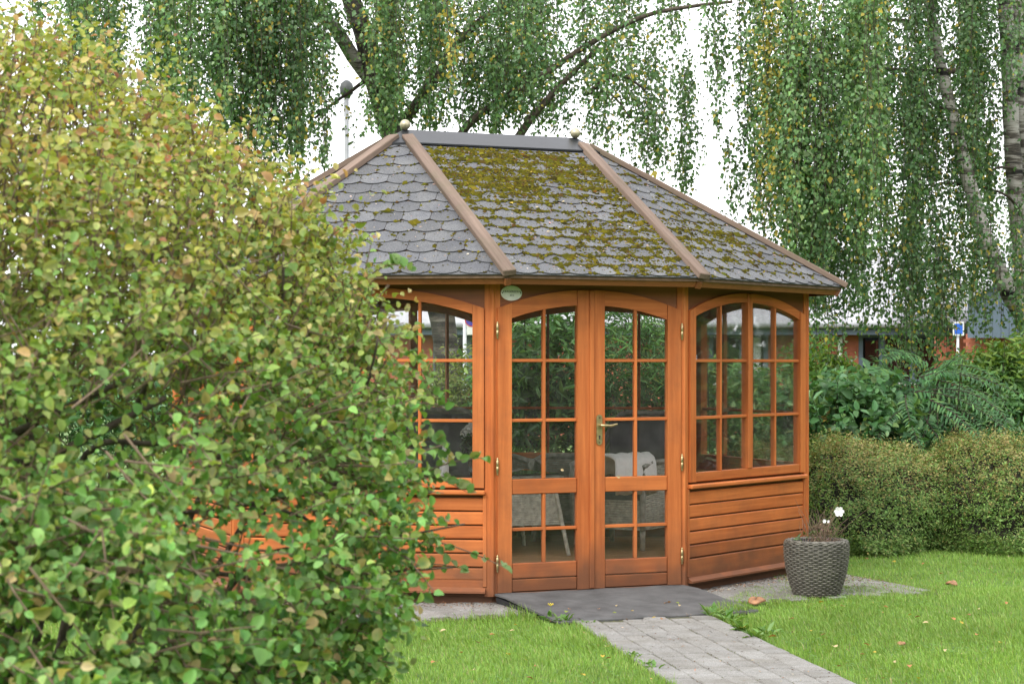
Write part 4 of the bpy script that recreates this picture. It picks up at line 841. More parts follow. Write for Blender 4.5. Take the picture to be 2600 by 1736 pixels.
# weeds
def weed(px, py, label, n, ln, cat='weed', flower=None, tpl=TPL_OVAL, wd=.3):
    p = G(px,py); r = empty('weed', (p[0],p[1],0)); tag(r, label, cat, 'weeds beside the path')
    th = rng.uniform(0,2*math.pi,n); el = rng.uniform(.15,1.0,n); D = np.stack([np.cos(th)*np.cos(el),np.sin(th)*np.cos(el),np.sin(el)],1); l = ln*rng.uniform(.6,1.15,n)
    me = leaves('leaf', np.stack([rng.normal(0,.02,n),rng.normal(0,.02,n),np.full(n,.01)],1), D, np.tile([0,0,1.],(n,1))+rdir(n)*.3, l, l*wd*2, pick([(.10,.21,.04),(.14,.26,.06),(.18,.28,.09)],[2,2,1],n,.15), tpl, LM_SHRUB, True); tag(link('leaf', me, r), kind='stuff')
    if flower:
        q = MB(); q.tube([(0,0,0),(.004,-.004,.06),(.0,-.006,flower)],.0018,5); q.build('stem', simple('weed_stem',(.16,.22,.08),.6), r)
        q = MB()
        for k in range(16):
            t = k*math.pi/8; d = np.array([math.cos(t),math.sin(t),.5 if k%2 else .8]); s_ = np.array([-math.sin(t),math.cos(t),0]); q.add([(0,0,0),d*.021+s_*.003,d*.021-s_*.003],[(0,1,2)])
        o = q.build('flower', simple('yellow_petal',(.75,.58,.03),.6), r); o.location = (0,-.006,flower)
weed(1398,1577,'yellow dandelion flower with round leaves at the near left corner of the ramp',14,.075,'dandelion',.10); weed(1362,1570,'clump of small green weed leaves at the left edge of the ramp',12,.05)
weed(1430,1582,'broad leaved green weed at the near edge of the ramp beside the dandelion',12,.075); weed(1497,1585,'tiny green weed growing between the ramp and the path',16,.03)
for x, y, l, w_ in ((1815,1568,.10,'touching the front corner of the ramp'),(1850,1580,.11,'biggest one'),(1885,1605,.10,'left of the yellow leaf'),(1920,1622,.09,'below the yellow leaf'),(1950,1612,.09,'nearest the orange red leaf'),(1800,1556,.08,'smallest one, on the ramp edge')): weed(x,y,'clump of long dandelion leaves right of the path, '+w_,15,l,'weed',None,TPL_LANCE,.36)
for x, y, w_ in ((1640,1690,'middle'),(1612,1672,'highest'),(1660,1700,'lowest')): weed(x,y,f'small round leaved weed on the left path edge, {w_} of three',10,.05)

# ------------------------------------------------------------------ background building
BRICKM = simple('red_brick', (.40,.125,.075), .85, var=.25, scale=4, bump=.3); MORT = simple('mortar', (.33,.27,.23), .9)
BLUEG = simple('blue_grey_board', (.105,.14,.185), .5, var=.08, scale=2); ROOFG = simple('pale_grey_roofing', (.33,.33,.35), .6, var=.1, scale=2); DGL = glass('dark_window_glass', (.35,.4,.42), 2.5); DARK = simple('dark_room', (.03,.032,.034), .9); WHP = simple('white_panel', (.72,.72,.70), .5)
CURT = simple('pale_curtain',(.42,.42,.4),.9)
def building(name, label, x0, x1, Z, depth, eave, fascia_h, windows, brick_spans, zr, roofz, gable=False):
    r = empty(name, ((x0+x1)/2,Z,0)); tag(r, label, 'building'); xm = (x0+x1)/2; X = lambda x: x-xm
    sill, head = 1.22, eave+.015; cur = x0
    def wl(a, b, y0, y1, z1): q = MB(); q.box(X(a),X(b),y0,y1,-.01,z1); q.build('wall', BRICKM, r)
    for a, b, *_ in windows: wl(cur,a,.012,.3,eave+.02); wl(a,b,.012,.3,sill); cur = b
    wl(cur,x1,.012,.3,eave+.02); wl(x0,x1,2.9,3.0,eave)
    # brickwork: single bricks where the trees leave it in view, brick facing elsewhere
    bl, bh = .232, .067; q = MB(); bm = MB(); bm.box(-bl/2+.005,bl/2-.005,-.003,.012,.005,bh,.003); BMM = bm.mesh('brick', BRICKM); k = 0; nb = 0
    for row in range(int(eave/bh)):
        z = row*bh; x = x0+(bl/2 if row%2 else 0)
        while x < x1:
            inw = any(a-.02 < x+bl/2 and x-bl/2 < b+.02 and z > sill-.06 for a,b,*_ in windows)
            if not inw:
                if any(s0 <= x <= s1 and z >= z0 for s0,s1,z0 in brick_spans) and nb < 290: o = link('brick', BMM, r); o.location = (X(x),0,z); nb += 1
                else: q.box(X(x)-bl/2+.005,X(x)+bl/2-.005,-.003,.012,z+.005,z+bh)
            x += bl
    tag(q.build('brickwork', BRICKM, r), kind='stuff')
    for a, b, mull, kind in windows:
        f = empty('window'); f.parent = r
        for bx_ in ((X(a),X(a)+.09,-.02,.1,sill,head),(X(b)-.09,X(b),-.02,.1,sill,head),(X(a)+.09,X(b)-.09,-.02,.1,sill,sill+.08),(X(a)+.09,X(b)-.09,-.02,.1,head-.07,head)): q = MB(); q.box(*bx_); q.build('frame', BLUEG, f)
        for m_ in mull: q = MB(); q.box(X(m_)-.06,X(m_)+.06,-.03,.09,sill+.08,head-.07); q.build('mullion', BLUEG, f)
        es = [a+.09]+[m_ for m_ in mull]+[b-.09]
        for i in range(len(es)-1):
            q = MB(); q.box(X(es[i])+.061,X(es[i+1])-.061,.05,.06,sill+.08,head-.07); q.build('pane' if not (kind == 'p' and i == len(es)-2) else 'white_panel', DGL if not (kind == 'p' and i == len(es)-2) else WHP, f)
        q = MB(); q.box(X(a)-.05,X(b)+.05,-.07,.03,sill-.05,sill-.002); q.build('sill', WHP, f)
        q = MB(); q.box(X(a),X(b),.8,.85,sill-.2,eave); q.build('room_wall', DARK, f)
        
        for c0_, c1_ in ((X(es[0])+.4,X(es[0])+.62),(X(b)-.6,X(b)-.45)): q = MB(); q.box(c0_,c1_,.2,.24,sill,head); q.build('curtain', CURT, f)
    if gable: return r
    q = MB(); q.box(X(x0)-.4,X(x1)+.4,-.5,-.45,eave,eave+fascia_h); q.box(X(x0)-.4,X(x1)+.4,-.45,.3,eave,eave+.03); q.build('fascia_board', BLUEG, r)
    q = MB(); nseg = int((x1-x0+.8)/.09); vs_ = []
    for i in range(nseg+1):
        x = X(x0)-.4+i*.09; dz = .025*(i%2); vs_ += [(x,-.56,eave+fascia_h+dz),(x,zr,roofz+dz),(x,-.56,eave+fascia_h+dz-.02),(x,zr,roofz+dz-.02)]
    q.add(vs_, [f for i in range(nseg) for f in ((i*4,i*4+4,i*4+5,i*4+1),(i*4+2,i*4+3,i*4+7,i*4+6),(i*4,i*4+2,i*4+6,i*4+4))]); q.build('roof', ROOFG, r)
    q = MB(); q.tube([(X(x0)-.4,-.60,eave+fascia_h-.03),(X(x1)+.4,-.60,eave+fascia_h-.03)], .06, 8); q.build('gutter', GREYM, r)
    return r
Zb = 42.0; bx = lambda px: (px-1300)/F*Zb
bl_ = building('brick_house', 'long red brick house with pale grey roof behind the shrubs', bx(640), bx(2470), Zb, 8, 2.24, .22,
    [(bx(1100),bx(1290),[bx(1190)],''),(bx(1800),bx(1950),[bx(1885)],'p'),(bx(2180),bx(2405),[bx(2240),bx(2318)],'')], [(bx(2120),bx(2182),1.0),(bx(2403),bx(2440),1.0),(bx(1755),bx(1802),1.2)], 5.5, 4.4)
q = MB(); q.tube([(0,-.1,0),(0,-.1,2.2)], .05, 8); o = q.build('downpipe', WHP, bl_); o.location = (bx(2131)-bl_.location.x,0,0)
Z2 = 36.0; cx2 = lambda px: (px-1300)/F*Z2
wg = building('brick_wing', 'red brick wing with blue grey gable boarding at the right edge', cx2(2462), cx2(3000), Z2, 8, 2.16, .09, [], [(cx2(2465),cx2(2640),1.75)], 6.0, 3.2, True)
zt = lambda k: 2.78+min(k,14)*.085-max(k-14,0)*.085
for k in range(27):
    x = cx2(2462)-wg.location.x-.1+k*.15; q = MB(); q.add([(x,-.30,2.10),(x+.143,-.30,2.10),(x+.143,-.27,2.10),(x,-.27,2.10),(x,-.30,zt(k)),(x+.143,-.30,zt(k+1)),(x+.143,-.27,zt(k+1)),(x,-.27,zt(k))],[(0,3,2,1),(4,5,6,7),(0,1,5,4),(1,2,6,5),(2,3,7,6),(3,0,4,7)]); q.build('gable_board', BLUEG, wg)
for k0, k1 in ((-1,14),(14,28)):
    q = MB(); xa = cx2(2462)-wg.location.x-.1+k0*.15; xb = cx2(2462)-wg.location.x-.1+k1*.15; za, zb_ = zt(k0)+.02, zt(k1)+.02
    q.add([(xa,-.45,za),(xb,-.45,zb_),(xb,6,zb_),(xa,6,za),(xa,-.45,za+.06),(xb,-.45,zb_+.06),(xb,6,zb_+.06),(xa,6,za+.06)],[(0,3,2,1),(4,5,6,7),(0,1,5,4),(1,2,6,5),(2,3,7,6),(3,0,4,7)]); q.build('roof', ROOFG, wg)
# lamp post, signs
p = W(880,420,30.0); r = empty('lamp_post', (p[0],p[1],0)); tag(r, 'slender grey street lamp rising behind the left end of the roof', 'street lamp')
q = MB(); q.tube([(0,0,0),(0,0,2.5),(0,0,5.7)], [.06,.042,.036], 12); q.build('pole', GREYM, r, True)
q = MB(); q.lathe([(.03,5.66),(.05,5.70),(.10,5.74),(.105,5.84),(.09,5.90),(.03,5.95)],16); q.build('lamp_head', simple('lamp_grey',(.05,.055,.055),.6), r, True)
p = W(1180,900,27.0); r = empty('road_sign', (p[0],p[1],0)); tag(r, 'white sign with a blue disc on a pale post seen through the left window', 'sign')
q = MB(); q.tube([(0,0,0),(0,0,2.3)],.025,10); q.build('post', simple('pale_post',(.55,.57,.6),.4), r, True)
q = MB(); q.box(.03,.33,-.035,-.02,2.03,2.42,.004); q.build('sign_plate', WHP, r)
q = MB(); q.lathe([(.085,0),(.085,.004)],24); o = q.build('disc', simple('sign_blue',(.06,.05,.35),.4), r); o.location = (.10,-.036,2.24); o.rotation_euler = (math.pi/2,0,0)
q = MB(); q.lathe([(.10,0),(.10,.003)],24); o = q.build('disc_rim', simple('sign_red',(.5,.04,.05),.4), r); o.location = (.10,-.0355,2.24); o.rotation_euler = (math.pi/2,0,0)
p = W(2432,880,30.0); r = empty('parking_sign', (p[0],p[1],0)); tag(r, 'small blue sign with a white border on a thin post among the birch leaves', 'sign')
q = MB(); q.tube([(0,0,0),(0,0,2.26)],.02,8); q.build('post', simple('pale_post_b',(.55,.57,.6),.4), r, True)
q = MB(); q.box(-.085,.085,-.05,-.035,2.06,2.27,.004); q.build('sign_border', WHP, r); q = MB(); q.box(-.062,.062,-.053,-.0505,2.085,2.245); q.build('sign_face', simple('bright_sign_blue',(.03,.13,.6),.35), r)

# ------------------------------------------------------------------ shrubs
def curve(p0, p1, sag, n=6, jit=.02):
    p0 = np.array(p0,float); p1 = np.array(p1,float); t = np.linspace(0,1,n)[:,None]; m = p0+(p1-p0)*t; m[:,2] += (sag*4*t*(1-t))[:,0]; m[1:-1] += rng.normal(0,jit,(n-2,3)); return m
def sprig_leaves(base, dirv_, length, per, ll, droop=.25, flat=.55, spread=.9):
    # leaves set alternately along short shoots; returns points, directions, normals, lengths
    n = len(base); t = np.tile(np.linspace(.08,1,per)[None], (n,1)); d = nrm(dirv_); P = base[:,None]+d[:,None]*(length[:,None]*t)[...,None]; P[...,2] -= droop*(length[:,None]*t**2)
    sd_ = nrm(np.cross(d, rdir(n))); up = np.cross(sd_, d); ph = np.arange(per)*2.4+rng.random((n,1))*6.28
    side_ = sd_[:,None]*np.cos(ph)[...,None]+up[:,None]*np.sin(ph)[...,None]
    D = d[:,None]*(1-spread*.55)+side_*spread+rng.normal(0,.18,P.shape); D[...,2] -= .1
    N = np.array([0,0,1.])*flat+rng.normal(0,.42,P.shape)+d[:,None]*.2+np.array([0,-.35,0])
    l = ll*np.exp(rng.normal(0,.22,(n,per)))*(1.08-.45*np.abs(t-.45)); return P.reshape(-1,3), D.reshape(-1,3), N.reshape(-1,3), l.reshape(-1)
def shrub(name, label, cat, blobs, per, ll, wr, tpl, pal, wts, mat, group=None, up=.5, droop=.2, shoot=.28, stems=16, jit=.2, top=None, spread=.9, foot=None):
    Ps = []; Ds = []; ctr = []
    for (c, rad, n) in blobs:
        d = rdir(n); rr_ = rng.random(n)**.42; c = np.array(c); rad = np.array(rad); p = c+d*rad*rr_[:,None]; Ps.append(p); Ds.append(d*.8+np.array([0,0,up])+rdir(n)*.4); ctr.append(np.tile(c,(n,1)))
    B = np.concatenate(Ps); D = np.concatenate(Ds); C0 = np.concatenate(ctr); ok = B[:,2] > .05; B, D, C0 = B[ok], D[ok], C0[ok]; n = len(B)
    P, Dl, N, l = sprig_leaves(B, D, shoot*rng.uniform(.6,1.3,n), per, ll, droop, spread=spread)
    c = pick(pal, wts, len(P), jit)
    if top is not None:
        zt = np.clip((P[:,2]-top[0])/(top[1]-top[0]),0,1)*rng.random(len(P)); c = c*(1-zt[:,None])+np.array(top[2])*zt[:,None]
    x0 = float(np.mean(B[:,0])); y0 = float(np.mean(B[:,1])); r = empty(name, (x0,y0,0)); tag(r, label, cat, group); o_ = np.array([x0,y0,0])
    me = leaves('foliage', P-o_, Dl, N, l, l*wr, c, tpl, mat, True); tag(link('foliage', me, r), kind='stuff')
    q = MB(); sel = rng.choice(n, min(stems*6,n), replace=False)
    for k, i in enumerate(sel):
        if k < stems: b0 = np.array([B[i][0]*.5+C0[i][0]*.5+rng.normal(0,.08), C0[i][1]+rng.normal(0,.08), -.02]); pts = curve(b0-o_, B[i]-o_, .12, 7, .025); q.tube(pts, np.linspace(.012,.003,7), 5)
        b = B[i]-o_; e = b+nrm(D[i:i+1])[0]*shoot; pts = curve(b-(e-b)*.6, e, -.02, 4, .006); q.tube(pts, [.005,.004,.003,.0015], 4)
    q.build('stem', TWIG, r); return r
def B(px, py, Z, rx, ry, rz, n): return (W(px,py,Z), (rx,ry,rz), n)
GRN = [(.095,.215,.065),(.125,.265,.085),(.165,.31,.11),(.065,.155,.05),(.24,.34,.09)]
BLG = [(.085,.20,.075),(.11,.245,.095),(.15,.29,.13),(.06,.14,.055),(.19,.30,.10)]
shrub('dogwood_shrub', 'leafy green shrub with big leaves beside the right corner of the pavilion', 'shrub', [B(2120,1060,18.6,.45,.45,.30,190),B(2200,1100,18.6,.4,.4,.26,110),B(2080,1100,18.8,.3,.4,.3,80),B(2210,1025,18.9,.32,.35,.20,80)], 8, .095, .62, TPL_ROUND, BLG+[(.3,.24,.05)], [3,3,2.4,2,1,.12], LM_SHRUB, 'shrubs behind the hedge', up=.2, shoot=.26)
def arching():
    # long drooping sprays with rows of pointed leaves
    r0 = W(2360,1060,18.7); r = empty('arching_shrub', (r0[0],r0[1],0)); o_ = np.array([r0[0],r0[1],0]); tag(r, 'arching shrub with long drooping sprays of paired pointed leaves', 'shrub', 'shrubs behind the hedge')
    sp = [((2330,960),(2540,995),(2440,925)),((2330,990),(2570,1120),(2480,1000)),((2320,1000),(2560,1060),(2470,965)),((2300,1000),(2345,1150),(2300,1040)),((2360,1010),(2500,1120),(2440,1040)),((2340,1020),(2380,1090),(2350,1030)),((2280,985),(2180,1030),(2240,985)),((2300,960),(2220,940),(2260,930)),((2380,980),(2440,900),(2400,920)),((2300,1030),(2230,1110),(2260,1050)),((2400,1050),(2520,1190),(2490,1100)),((2360,970),(2420,940),(2390,930)),((2350,1060),(2420,1170),(2380,1110)),((2330,930),(2260,890),(2300,890))]
    Ps, Ds, Ns, Ls = [], [], [], []; q = MB()
    for rep in range(5):
        for (a, b, m) in sp:
            dz = rng.normal(0,.35); j = rng.normal(0,16 if rep else 3,6); Z = 18.6+dz+(.25*rep if rep else -.2)
            A_, B_, M_ = W(a[0]+j[0],a[1]+j[1],Z+.2), W(b[0]+j[2],b[1]+j[3],Z-.25+rng.normal(0,.2)), W(m[0]+j[4],m[1]+j[5],Z)
            n = 19; t = np.linspace(0,1,n)[:,None]; C = (1-t)**2*A_+2*t*(1-t)*M_+t*t*B_; T = nrm(np.gradient(C,axis=0)); S = nrm(np.cross(T,np.array([0,-.5,.85]))); q.tube(C[::3]-o_, np.linspace(.006,.002,len(C[::3])), 5)
            for sg_ in (-1,1): Ps.append(C+rng.normal(0,.004,C.shape)); Ds.append(T*.42+S*sg_+np.array([0,0,-.25])+rng.normal(0,.1,C.shape)); Ns.append(np.cross(S,T)*1.0+np.array([0,-.4,.5])+rng.normal(0,.15,C.shape)); Ls.append(np.full(n,.10)*(1.1-.5*t[:,0]))
    P = np.concatenate(Ps); c = pick([(.07,.18,.065),(.09,.215,.075),(.15,.29,.085),(.05,.13,.05)],[3,3,1.6,2],len(P),.15); l = np.concatenate(Ls)
    me = leaves('foliage', P-o_, np.concatenate(Ds), np.concatenate(Ns), l, l*.55, c, TPL_LANCE, LM_SHRUB, True); tag(link('foliage', me, r), kind='stuff')
    for k in range(26): i = rng.integers(len(P)); q.tube(curve((rng.normal(0,.15),rng.normal(0,.15),-.02), P[i]-o_, .1, 6), np.linspace(.011,.003,6), 5)
    q.build('stem', TWIG, r)
arching()
shrub('laurel_shrub', 'dense bright green shrub with yellow green tips at the right edge above the hedge', 'shrub', [B(2560,1020,20.2,.62,.5,.42,330),B(2520,1100,19.8,.5,.4,.3,180),B(2660,975,20.2,.55,.5,.4,230),B(2575,965,20.4,.42,.4,.20,150),B(2490,985,20.6,.3,.3,.18,70),B(2800,1020,20,.6,.5,.5,120)], 8, .10, .46, TPL_OVAL, GRN, [3,3,1.5,3,.5], LM_SHRUB, 'shrubs behind the hedge', up=.6, shoot=.3, top=(1.25,1.75,(.21,.30,.035)))
shrub('golden_shrub', 'small yellow green shrub between the pavilion corner and the brick house', 'shrub', [B(2100,970,22.5,.25,.35,.22,120),B(2055,950,22.5,.25,.3,.3,100),B(2145,1000,22.5,.2,.3,.2,60)], 8, .085, .5, TPL_OVAL, [(.12,.22,.03),(.17,.27,.04),(.08,.17,.03)], [2,2,1], LM_SHRUB, 'shrubs behind the hedge', up=.6, shoot=.28)
shrub('mixed_shrub', 'low mixed green shrub under the arching sprays at the back of the hedge', 'shrub', [B(2280,1120,19.2,.9,.35,.35,330),B(2430,1110,19.4,.7,.35,.4,260),B(2300,1050,19.8,.5,.3,.26,180)], 8, .075, .52, TPL_OVAL, BLG, [3,3,2,3,.8], LM_SHRUB, 'shrubs behind the hedge', up=.3, shoot=.25)
# plants seen through the pavilion's windows
shrub('tall_leafy_bush', 'tall dark green bush with broad leaves close behind the left door', 'bush', [B(1370,930,18.3,.42,.35,.62,250),B(1390,1100,18.3,.5,.35,.5,200),B(1330,1060,18.6,.35,.35,.6,130)], 8, .12, .42, TPL_OVAL, GRN, [3,3,1,4,.4], LM_SHRUB, 'bushes behind the pavilion', up=.5, shoot=.34)
shrub('tall_leafy_bush', 'tall dark green bush with narrow leaves close behind the right door', 'bush', [B(1590,920,18.4,.45,.35,.62,270),B(1560,1080,18.4,.5,.35,.5,190),B(1660,1000,18.6,.4,.35,.55,150)], 8, .12, .32, TPL_LANCE, GRN, [3,3,1,4,.3], LM_SHRUB, 'bushes behind the pavilion', up=.7, shoot=.34)
shrub('garden_shrub', 'mid green shrub with pale leaves seen through the right hand window', 'shrub', [B(1890,1040,18.9,.55,.35,.34,230),B(1820,1100,18.8,.5,.35,.4,190),B(1960,1090,18.9,.4,.35,.38,150),B(1800,1020,18.9,.3,.3,.3,90)], 8, .085, .5, TPL_OVAL, GRN, [2,3,2.4,2,1], LM_SHRUB, 'bushes behind the pavilion', up=.4, shoot=.28)
shrub('garden_shrub', 'yellow green shrub with small leaves seen through the left window', 'shrub', [B(1180,1000,19.3,.5,.35,.34,300),B(1120,1080,19.3,.5,.35,.36,200),B(1240,1060,19.3,.4,.35,.4,150)], 8, .06, .5, TPL_OVAL, [(.11,.17,.035),(.15,.21,.045),(.2,.23,.06)], [2,2,1], LM_SHRUB, 'bushes behind the pavilion', up=.4, shoot=.25)
shrub('garden_shrub', 'bluish green shrub in the gap left of the pavilion behind the large bush', 'shrub', [B(150,1090,17.5,.8,.5,.45,330),B(420,1060,17.8,.6,.5,.45,260),B(-100,1060,17.5,.6,.5,.5,200),B(250,960,18,.8,.5,.4,240)], 8, .09, .42, TPL_OVAL, BLG, [3,3,2,3,.8], LM_SHRUB, 'bushes behind the pavilion', up=.4, shoot=.28)
def willowherb():
    r0 = W(1782,1000,18.2); r = empty('willowherb', (r0[0],r0[1],0)); tag(r, 'tall slender plant with narrow leaves seen through the right hand window', 'plant')
    Ps, Ds, Ls = [], [], []; q = MB()
    for (px, top) in ((1782,790),(1768,850),(1797,830),(1775,820)):
        zt = W(px,top,18.2)[2]; n = int(zt/.022); t = np.linspace(.1,1,n); b = np.stack([(px-1782)/F*18.2+.02*np.sin(t*4+px), np.full(n,rng.normal(0,.05)), t*zt],1); q.tube(b[::8], .005, 5); ph = np.arange(n)*2.4
        Ps.append(b); Ds.append(np.stack([np.cos(ph),np.sin(ph),np.full(n,.5)],1)); Ls.append(.10*(1.15-.85*t))
    P = np.concatenate(Ps); l = np.concatenate(Ls); n = len(P); me = leaves('foliage', P, np.concatenate(Ds), np.tile([0,-.5,1.],(n,1))+rdir(n)*.3, l, l*.4, pick(GRN,[1,2,2,1,2],n), TPL_LANCE, LM_SHRUB, True); tag(link('foliage', me, r), kind='stuff'); q.build('stem', TWIG, r)
willowherb()
# ------------------------------------------------------------------ clipped spirea hedge
def hedge():
    r = empty('spirea_hedge', (3.75,17.7,0)); tag(r, 'low rounded olive green hedge with brownish seed heads beside the lawn', 'hedge'); o_ = np.array([3.75,17.7,0])
    def surf(s, th):                             # s along x, th 0 front foot .. pi back foot
        x = 2.1+3.6*s; br = .78+.42*fbm(x*1.0, th*.9, 61)+.24*(fbm(x*2.6,th*2.2,62)-.5)-.05+.10*np.exp(-((x-3.0)/.28)**2)-.16*np.exp(-((x-3.75)/.22)**2)+.06*np.exp(-((x-4.3)/.22)**2)-.08*np.exp(-((x-2.5)/.18)**2); rz = .86*br; ry = 1.12*br; y = 17.9-ry*np.cos(th); z = rz*np.sin(th)**.92+.02
        foot = np.where(th < .5, .14*np.exp(-((x-3.55)/.35)**2)*(1-th/.5), 0); y = y+foot*1.5
        return np.stack([x,y,z],-1)
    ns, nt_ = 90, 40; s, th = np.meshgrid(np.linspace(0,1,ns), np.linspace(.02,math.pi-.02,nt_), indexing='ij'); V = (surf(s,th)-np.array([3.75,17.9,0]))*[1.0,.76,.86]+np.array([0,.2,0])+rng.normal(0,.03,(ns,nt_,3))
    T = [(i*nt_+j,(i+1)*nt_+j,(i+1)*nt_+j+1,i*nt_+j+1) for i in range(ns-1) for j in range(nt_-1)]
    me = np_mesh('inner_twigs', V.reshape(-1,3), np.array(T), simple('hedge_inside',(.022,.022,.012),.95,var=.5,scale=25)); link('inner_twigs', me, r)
    n = 22000; s = rng.random(n); th = np.where(rng.random(n) < .16, rng.random(n)**2*.12, rng.random(n)**.85*2.6+.03); b = surf(s,th); e = 1e-3; nx = nrm(np.cross(surf(s+e,th)-b, surf(s,th+e)-b)); nx = np.where(np.sum(nx*(b-np.array([0,17.7,.3])),-1,keepdims=True) < 0, -nx, nx)
    clump = fbm(b[:,0]*5,b[:,2]*5+b[:,1]*4,71); keep = rng.random(n) < .25+1.2*clump; b, nx, clump = b[keep], nx[keep], clump[keep]; n = len(b); b = b-nx*(np.abs(rng.normal(0,.05,n))-.22*(clump-.5))[:,None]
    P, D, N, l = sprig_leaves(b, nx*.7+np.array([0,0,.5])+rdir(n)*.6, .085*rng.uniform(.6,1.4,n)*(1+1.3*(rng.random(n) < .05)), 6, .025, 0, .3)
    N = N+np.repeat(nx,6,axis=0)*.9; zf = np.clip((P[:,2]-.35)/.65,0,1)
    g = pick([(.13,.23,.055),(.18,.29,.08),(.22,.29,.09),(.09,.155,.045)],[3,3,2,2],len(P),.2); o2 = pick([(.27,.25,.085),(.34,.30,.12),(.23,.225,.07)],[2,2,1],len(P),.18)
    pz = np.clip(.03+.66*zf*np.repeat(.5+clump,6),0,.85); m = (rng.random(len(P)) < pz)[:,None]; c = np.where(m,o2,g)
    me = leaves('foliage', P-o_, D, N, l, l*.6, c, TPL_BIRCH, LM_HEDGE); tag(link('foliage', me, r), kind='stuff')
    n = 1500; s = rng.random(n); th = .65+rng.random(n)*1.6; b = surf(s,th)+rng.normal(0,.015,(n,3)); k = 9; P = np.repeat(b,k,axis=0)+rng.normal(0,.011,(n*k,3))*[1,1,.5]
    me = leaves('seed_head', P-o_, rdir(n*k), rdir(n*k)+[0,-.4,.8], .012, .010, pick([(.27,.20,.10),(.22,.16,.08),(.30,.25,.13)],[2,2,1],n*k,.15), TPL_BIRCH, LM_HEDGE); tag(link('seed_head', me, r), kind='stuff')
hedge()

# ------------------------------------------------------------------ birches
def spline(pts, n=24):
    P = np.array(pts,float); t = np.linspace(0,len(P)-1,n); out = []
    for u in t:
        i = min(int(u),len(P)-2); f = u-i; p0 = P[max(i-1,0)]; p1 = P[i]; p2 = P[i+1]; p3 = P[min(i+2,len(P)-1)]
        out.append(.5*((2*p1)+(-p0+p2)*f+(2*p0-5*p1+4*p2-p3)*f*f+(-p0+3*p1-3*p2+p3)*f**3))
    return np.array(out)
YEL = (.46,.38,.08)
def birch(name, label, base, trunks, branches, curtains, group, pal, wts, lsize=.042, sparse=.6, bark=None):
    r = empty(name, base); o_ = np.array(base); tag(r, label, 'tree', group)
    for pts, r0, r1 in trunks: c = spline(pts, 40)-o_; q = MB(); q.tube(c, np.linspace(r0,r1,40)*(1+.05*np.sin(np.arange(40)*1.7)), 14); q.build('trunk', bark or BIRCH, r, True)
    for pts, r0, r1, mt in branches: c = spline(pts, 24)-o_; q = MB(); q.tube(c, np.linspace(r0,r1,24), 8); q.build('branch', mt, r, True)
    Ps, Ds, Ns, Ls, Cs = [], [], [], [], []; tw_ = MB()
    for (x0, x1, yt, yb, Z, dz, ns, yel, tint, wid) in curtains:
        cs_ = rng.uniform(x0,x1,max(int(ns*sparse/3.6),2))
        for k in range(max(int(ns*sparse),2)):
            px = rng.choice(cs_)+rng.normal(0,8); z_ = Z+rng.normal(0,dz); top = W(px, yt+rng.normal(0,40), z_); bot = W(px, yb-abs(rng.normal(0,.22))*(yb-yt)*(rng.random()<.75)+rng.normal(0,12), z_); ln = top[2]-bot[2]
            if ln < .15: continue
            m = max(int(ln/.021),5); t = np.linspace(0,1,m); sw = rng.normal(0,.07,2); x = top[0]+sw[0]*t+.035*np.sin(t*ln*3+px); y = top[1]+sw[1]*t; z = top[2]-ln*t
            C = np.stack([x,y,z],1); 
            if rng.random() < .8: tw_.tube(C[::max(m//8,1)]-o_, .0028, 3, False)
            dens = (.12+1.15*vnoise(np.full(m,px*.03),t*ln*2.2,int(z_*7)%50)); kp = rng.random(m) < dens; C = C[kp]; tt = t[kp]; m = len(C)
            wdt = wid*(.35+.75*np.sin(np.pi*np.clip(tt*.9+.1,0,1))); 
            for rep in range(2):
                P = C+rng.normal(0,1,(m,3))*[1,1,.3]*wdt[:,None]; D = (P-C)*[7,7,0]+np.array([0,0,-1.0])+rng.normal(0,.45,(m,3)); N = (P-C)*6+rng.normal(0,.6,(m,3))+np.array([0,-.5,.35])
                Ps.append(P); Ds.append(D); Ns.append(N); Ls.append(lsize*np.exp(rng.normal(0,.2,m))); c = pick(pal,wts,m,.2)*np.array(tint); yl = rng.random(m) < yel*(.4+1.6*vnoise(np.full(m,px*.02),t[kp]*5,3)); c[yl] = np.array(YEL)*np.exp(rng.normal(0,.15,(yl.sum(),1))); Cs.append(c)
    P = np.concatenate(Ps); l = np.concatenate(Ls)
    me = leaves('crown', P-o_, np.concatenate(Ds), np.concatenate(Ns), l, l*.92, np.concatenate(Cs), TPL_BIRCH, LM_BIRCH); tag(link('crown', me, r), kind='stuff')
    tag(tw_.build('hanging_twigs', TWIG, r), kind='stuff'); print(name, len(P)); return r
PB = [(.095,.19,.075),(.13,.245,.10),(.18,.295,.14),(.065,.135,.05),(.22,.31,.12)]; WBt = [3,3,2,2.4,.7]
Zt = 21.0; t0 = W(1150,1500,Zt); t0[2] = 0
lt = [W(1150,1330,Zt), W(1135,900,Zt), W(1085,640,Zt), W(1010,390,Zt), W(955,210,Zt), W(925,90,Zt), W(880,-40,Zt), W(850,-240,Zt)]; lt[0][2] = -.05
BRd = BARK
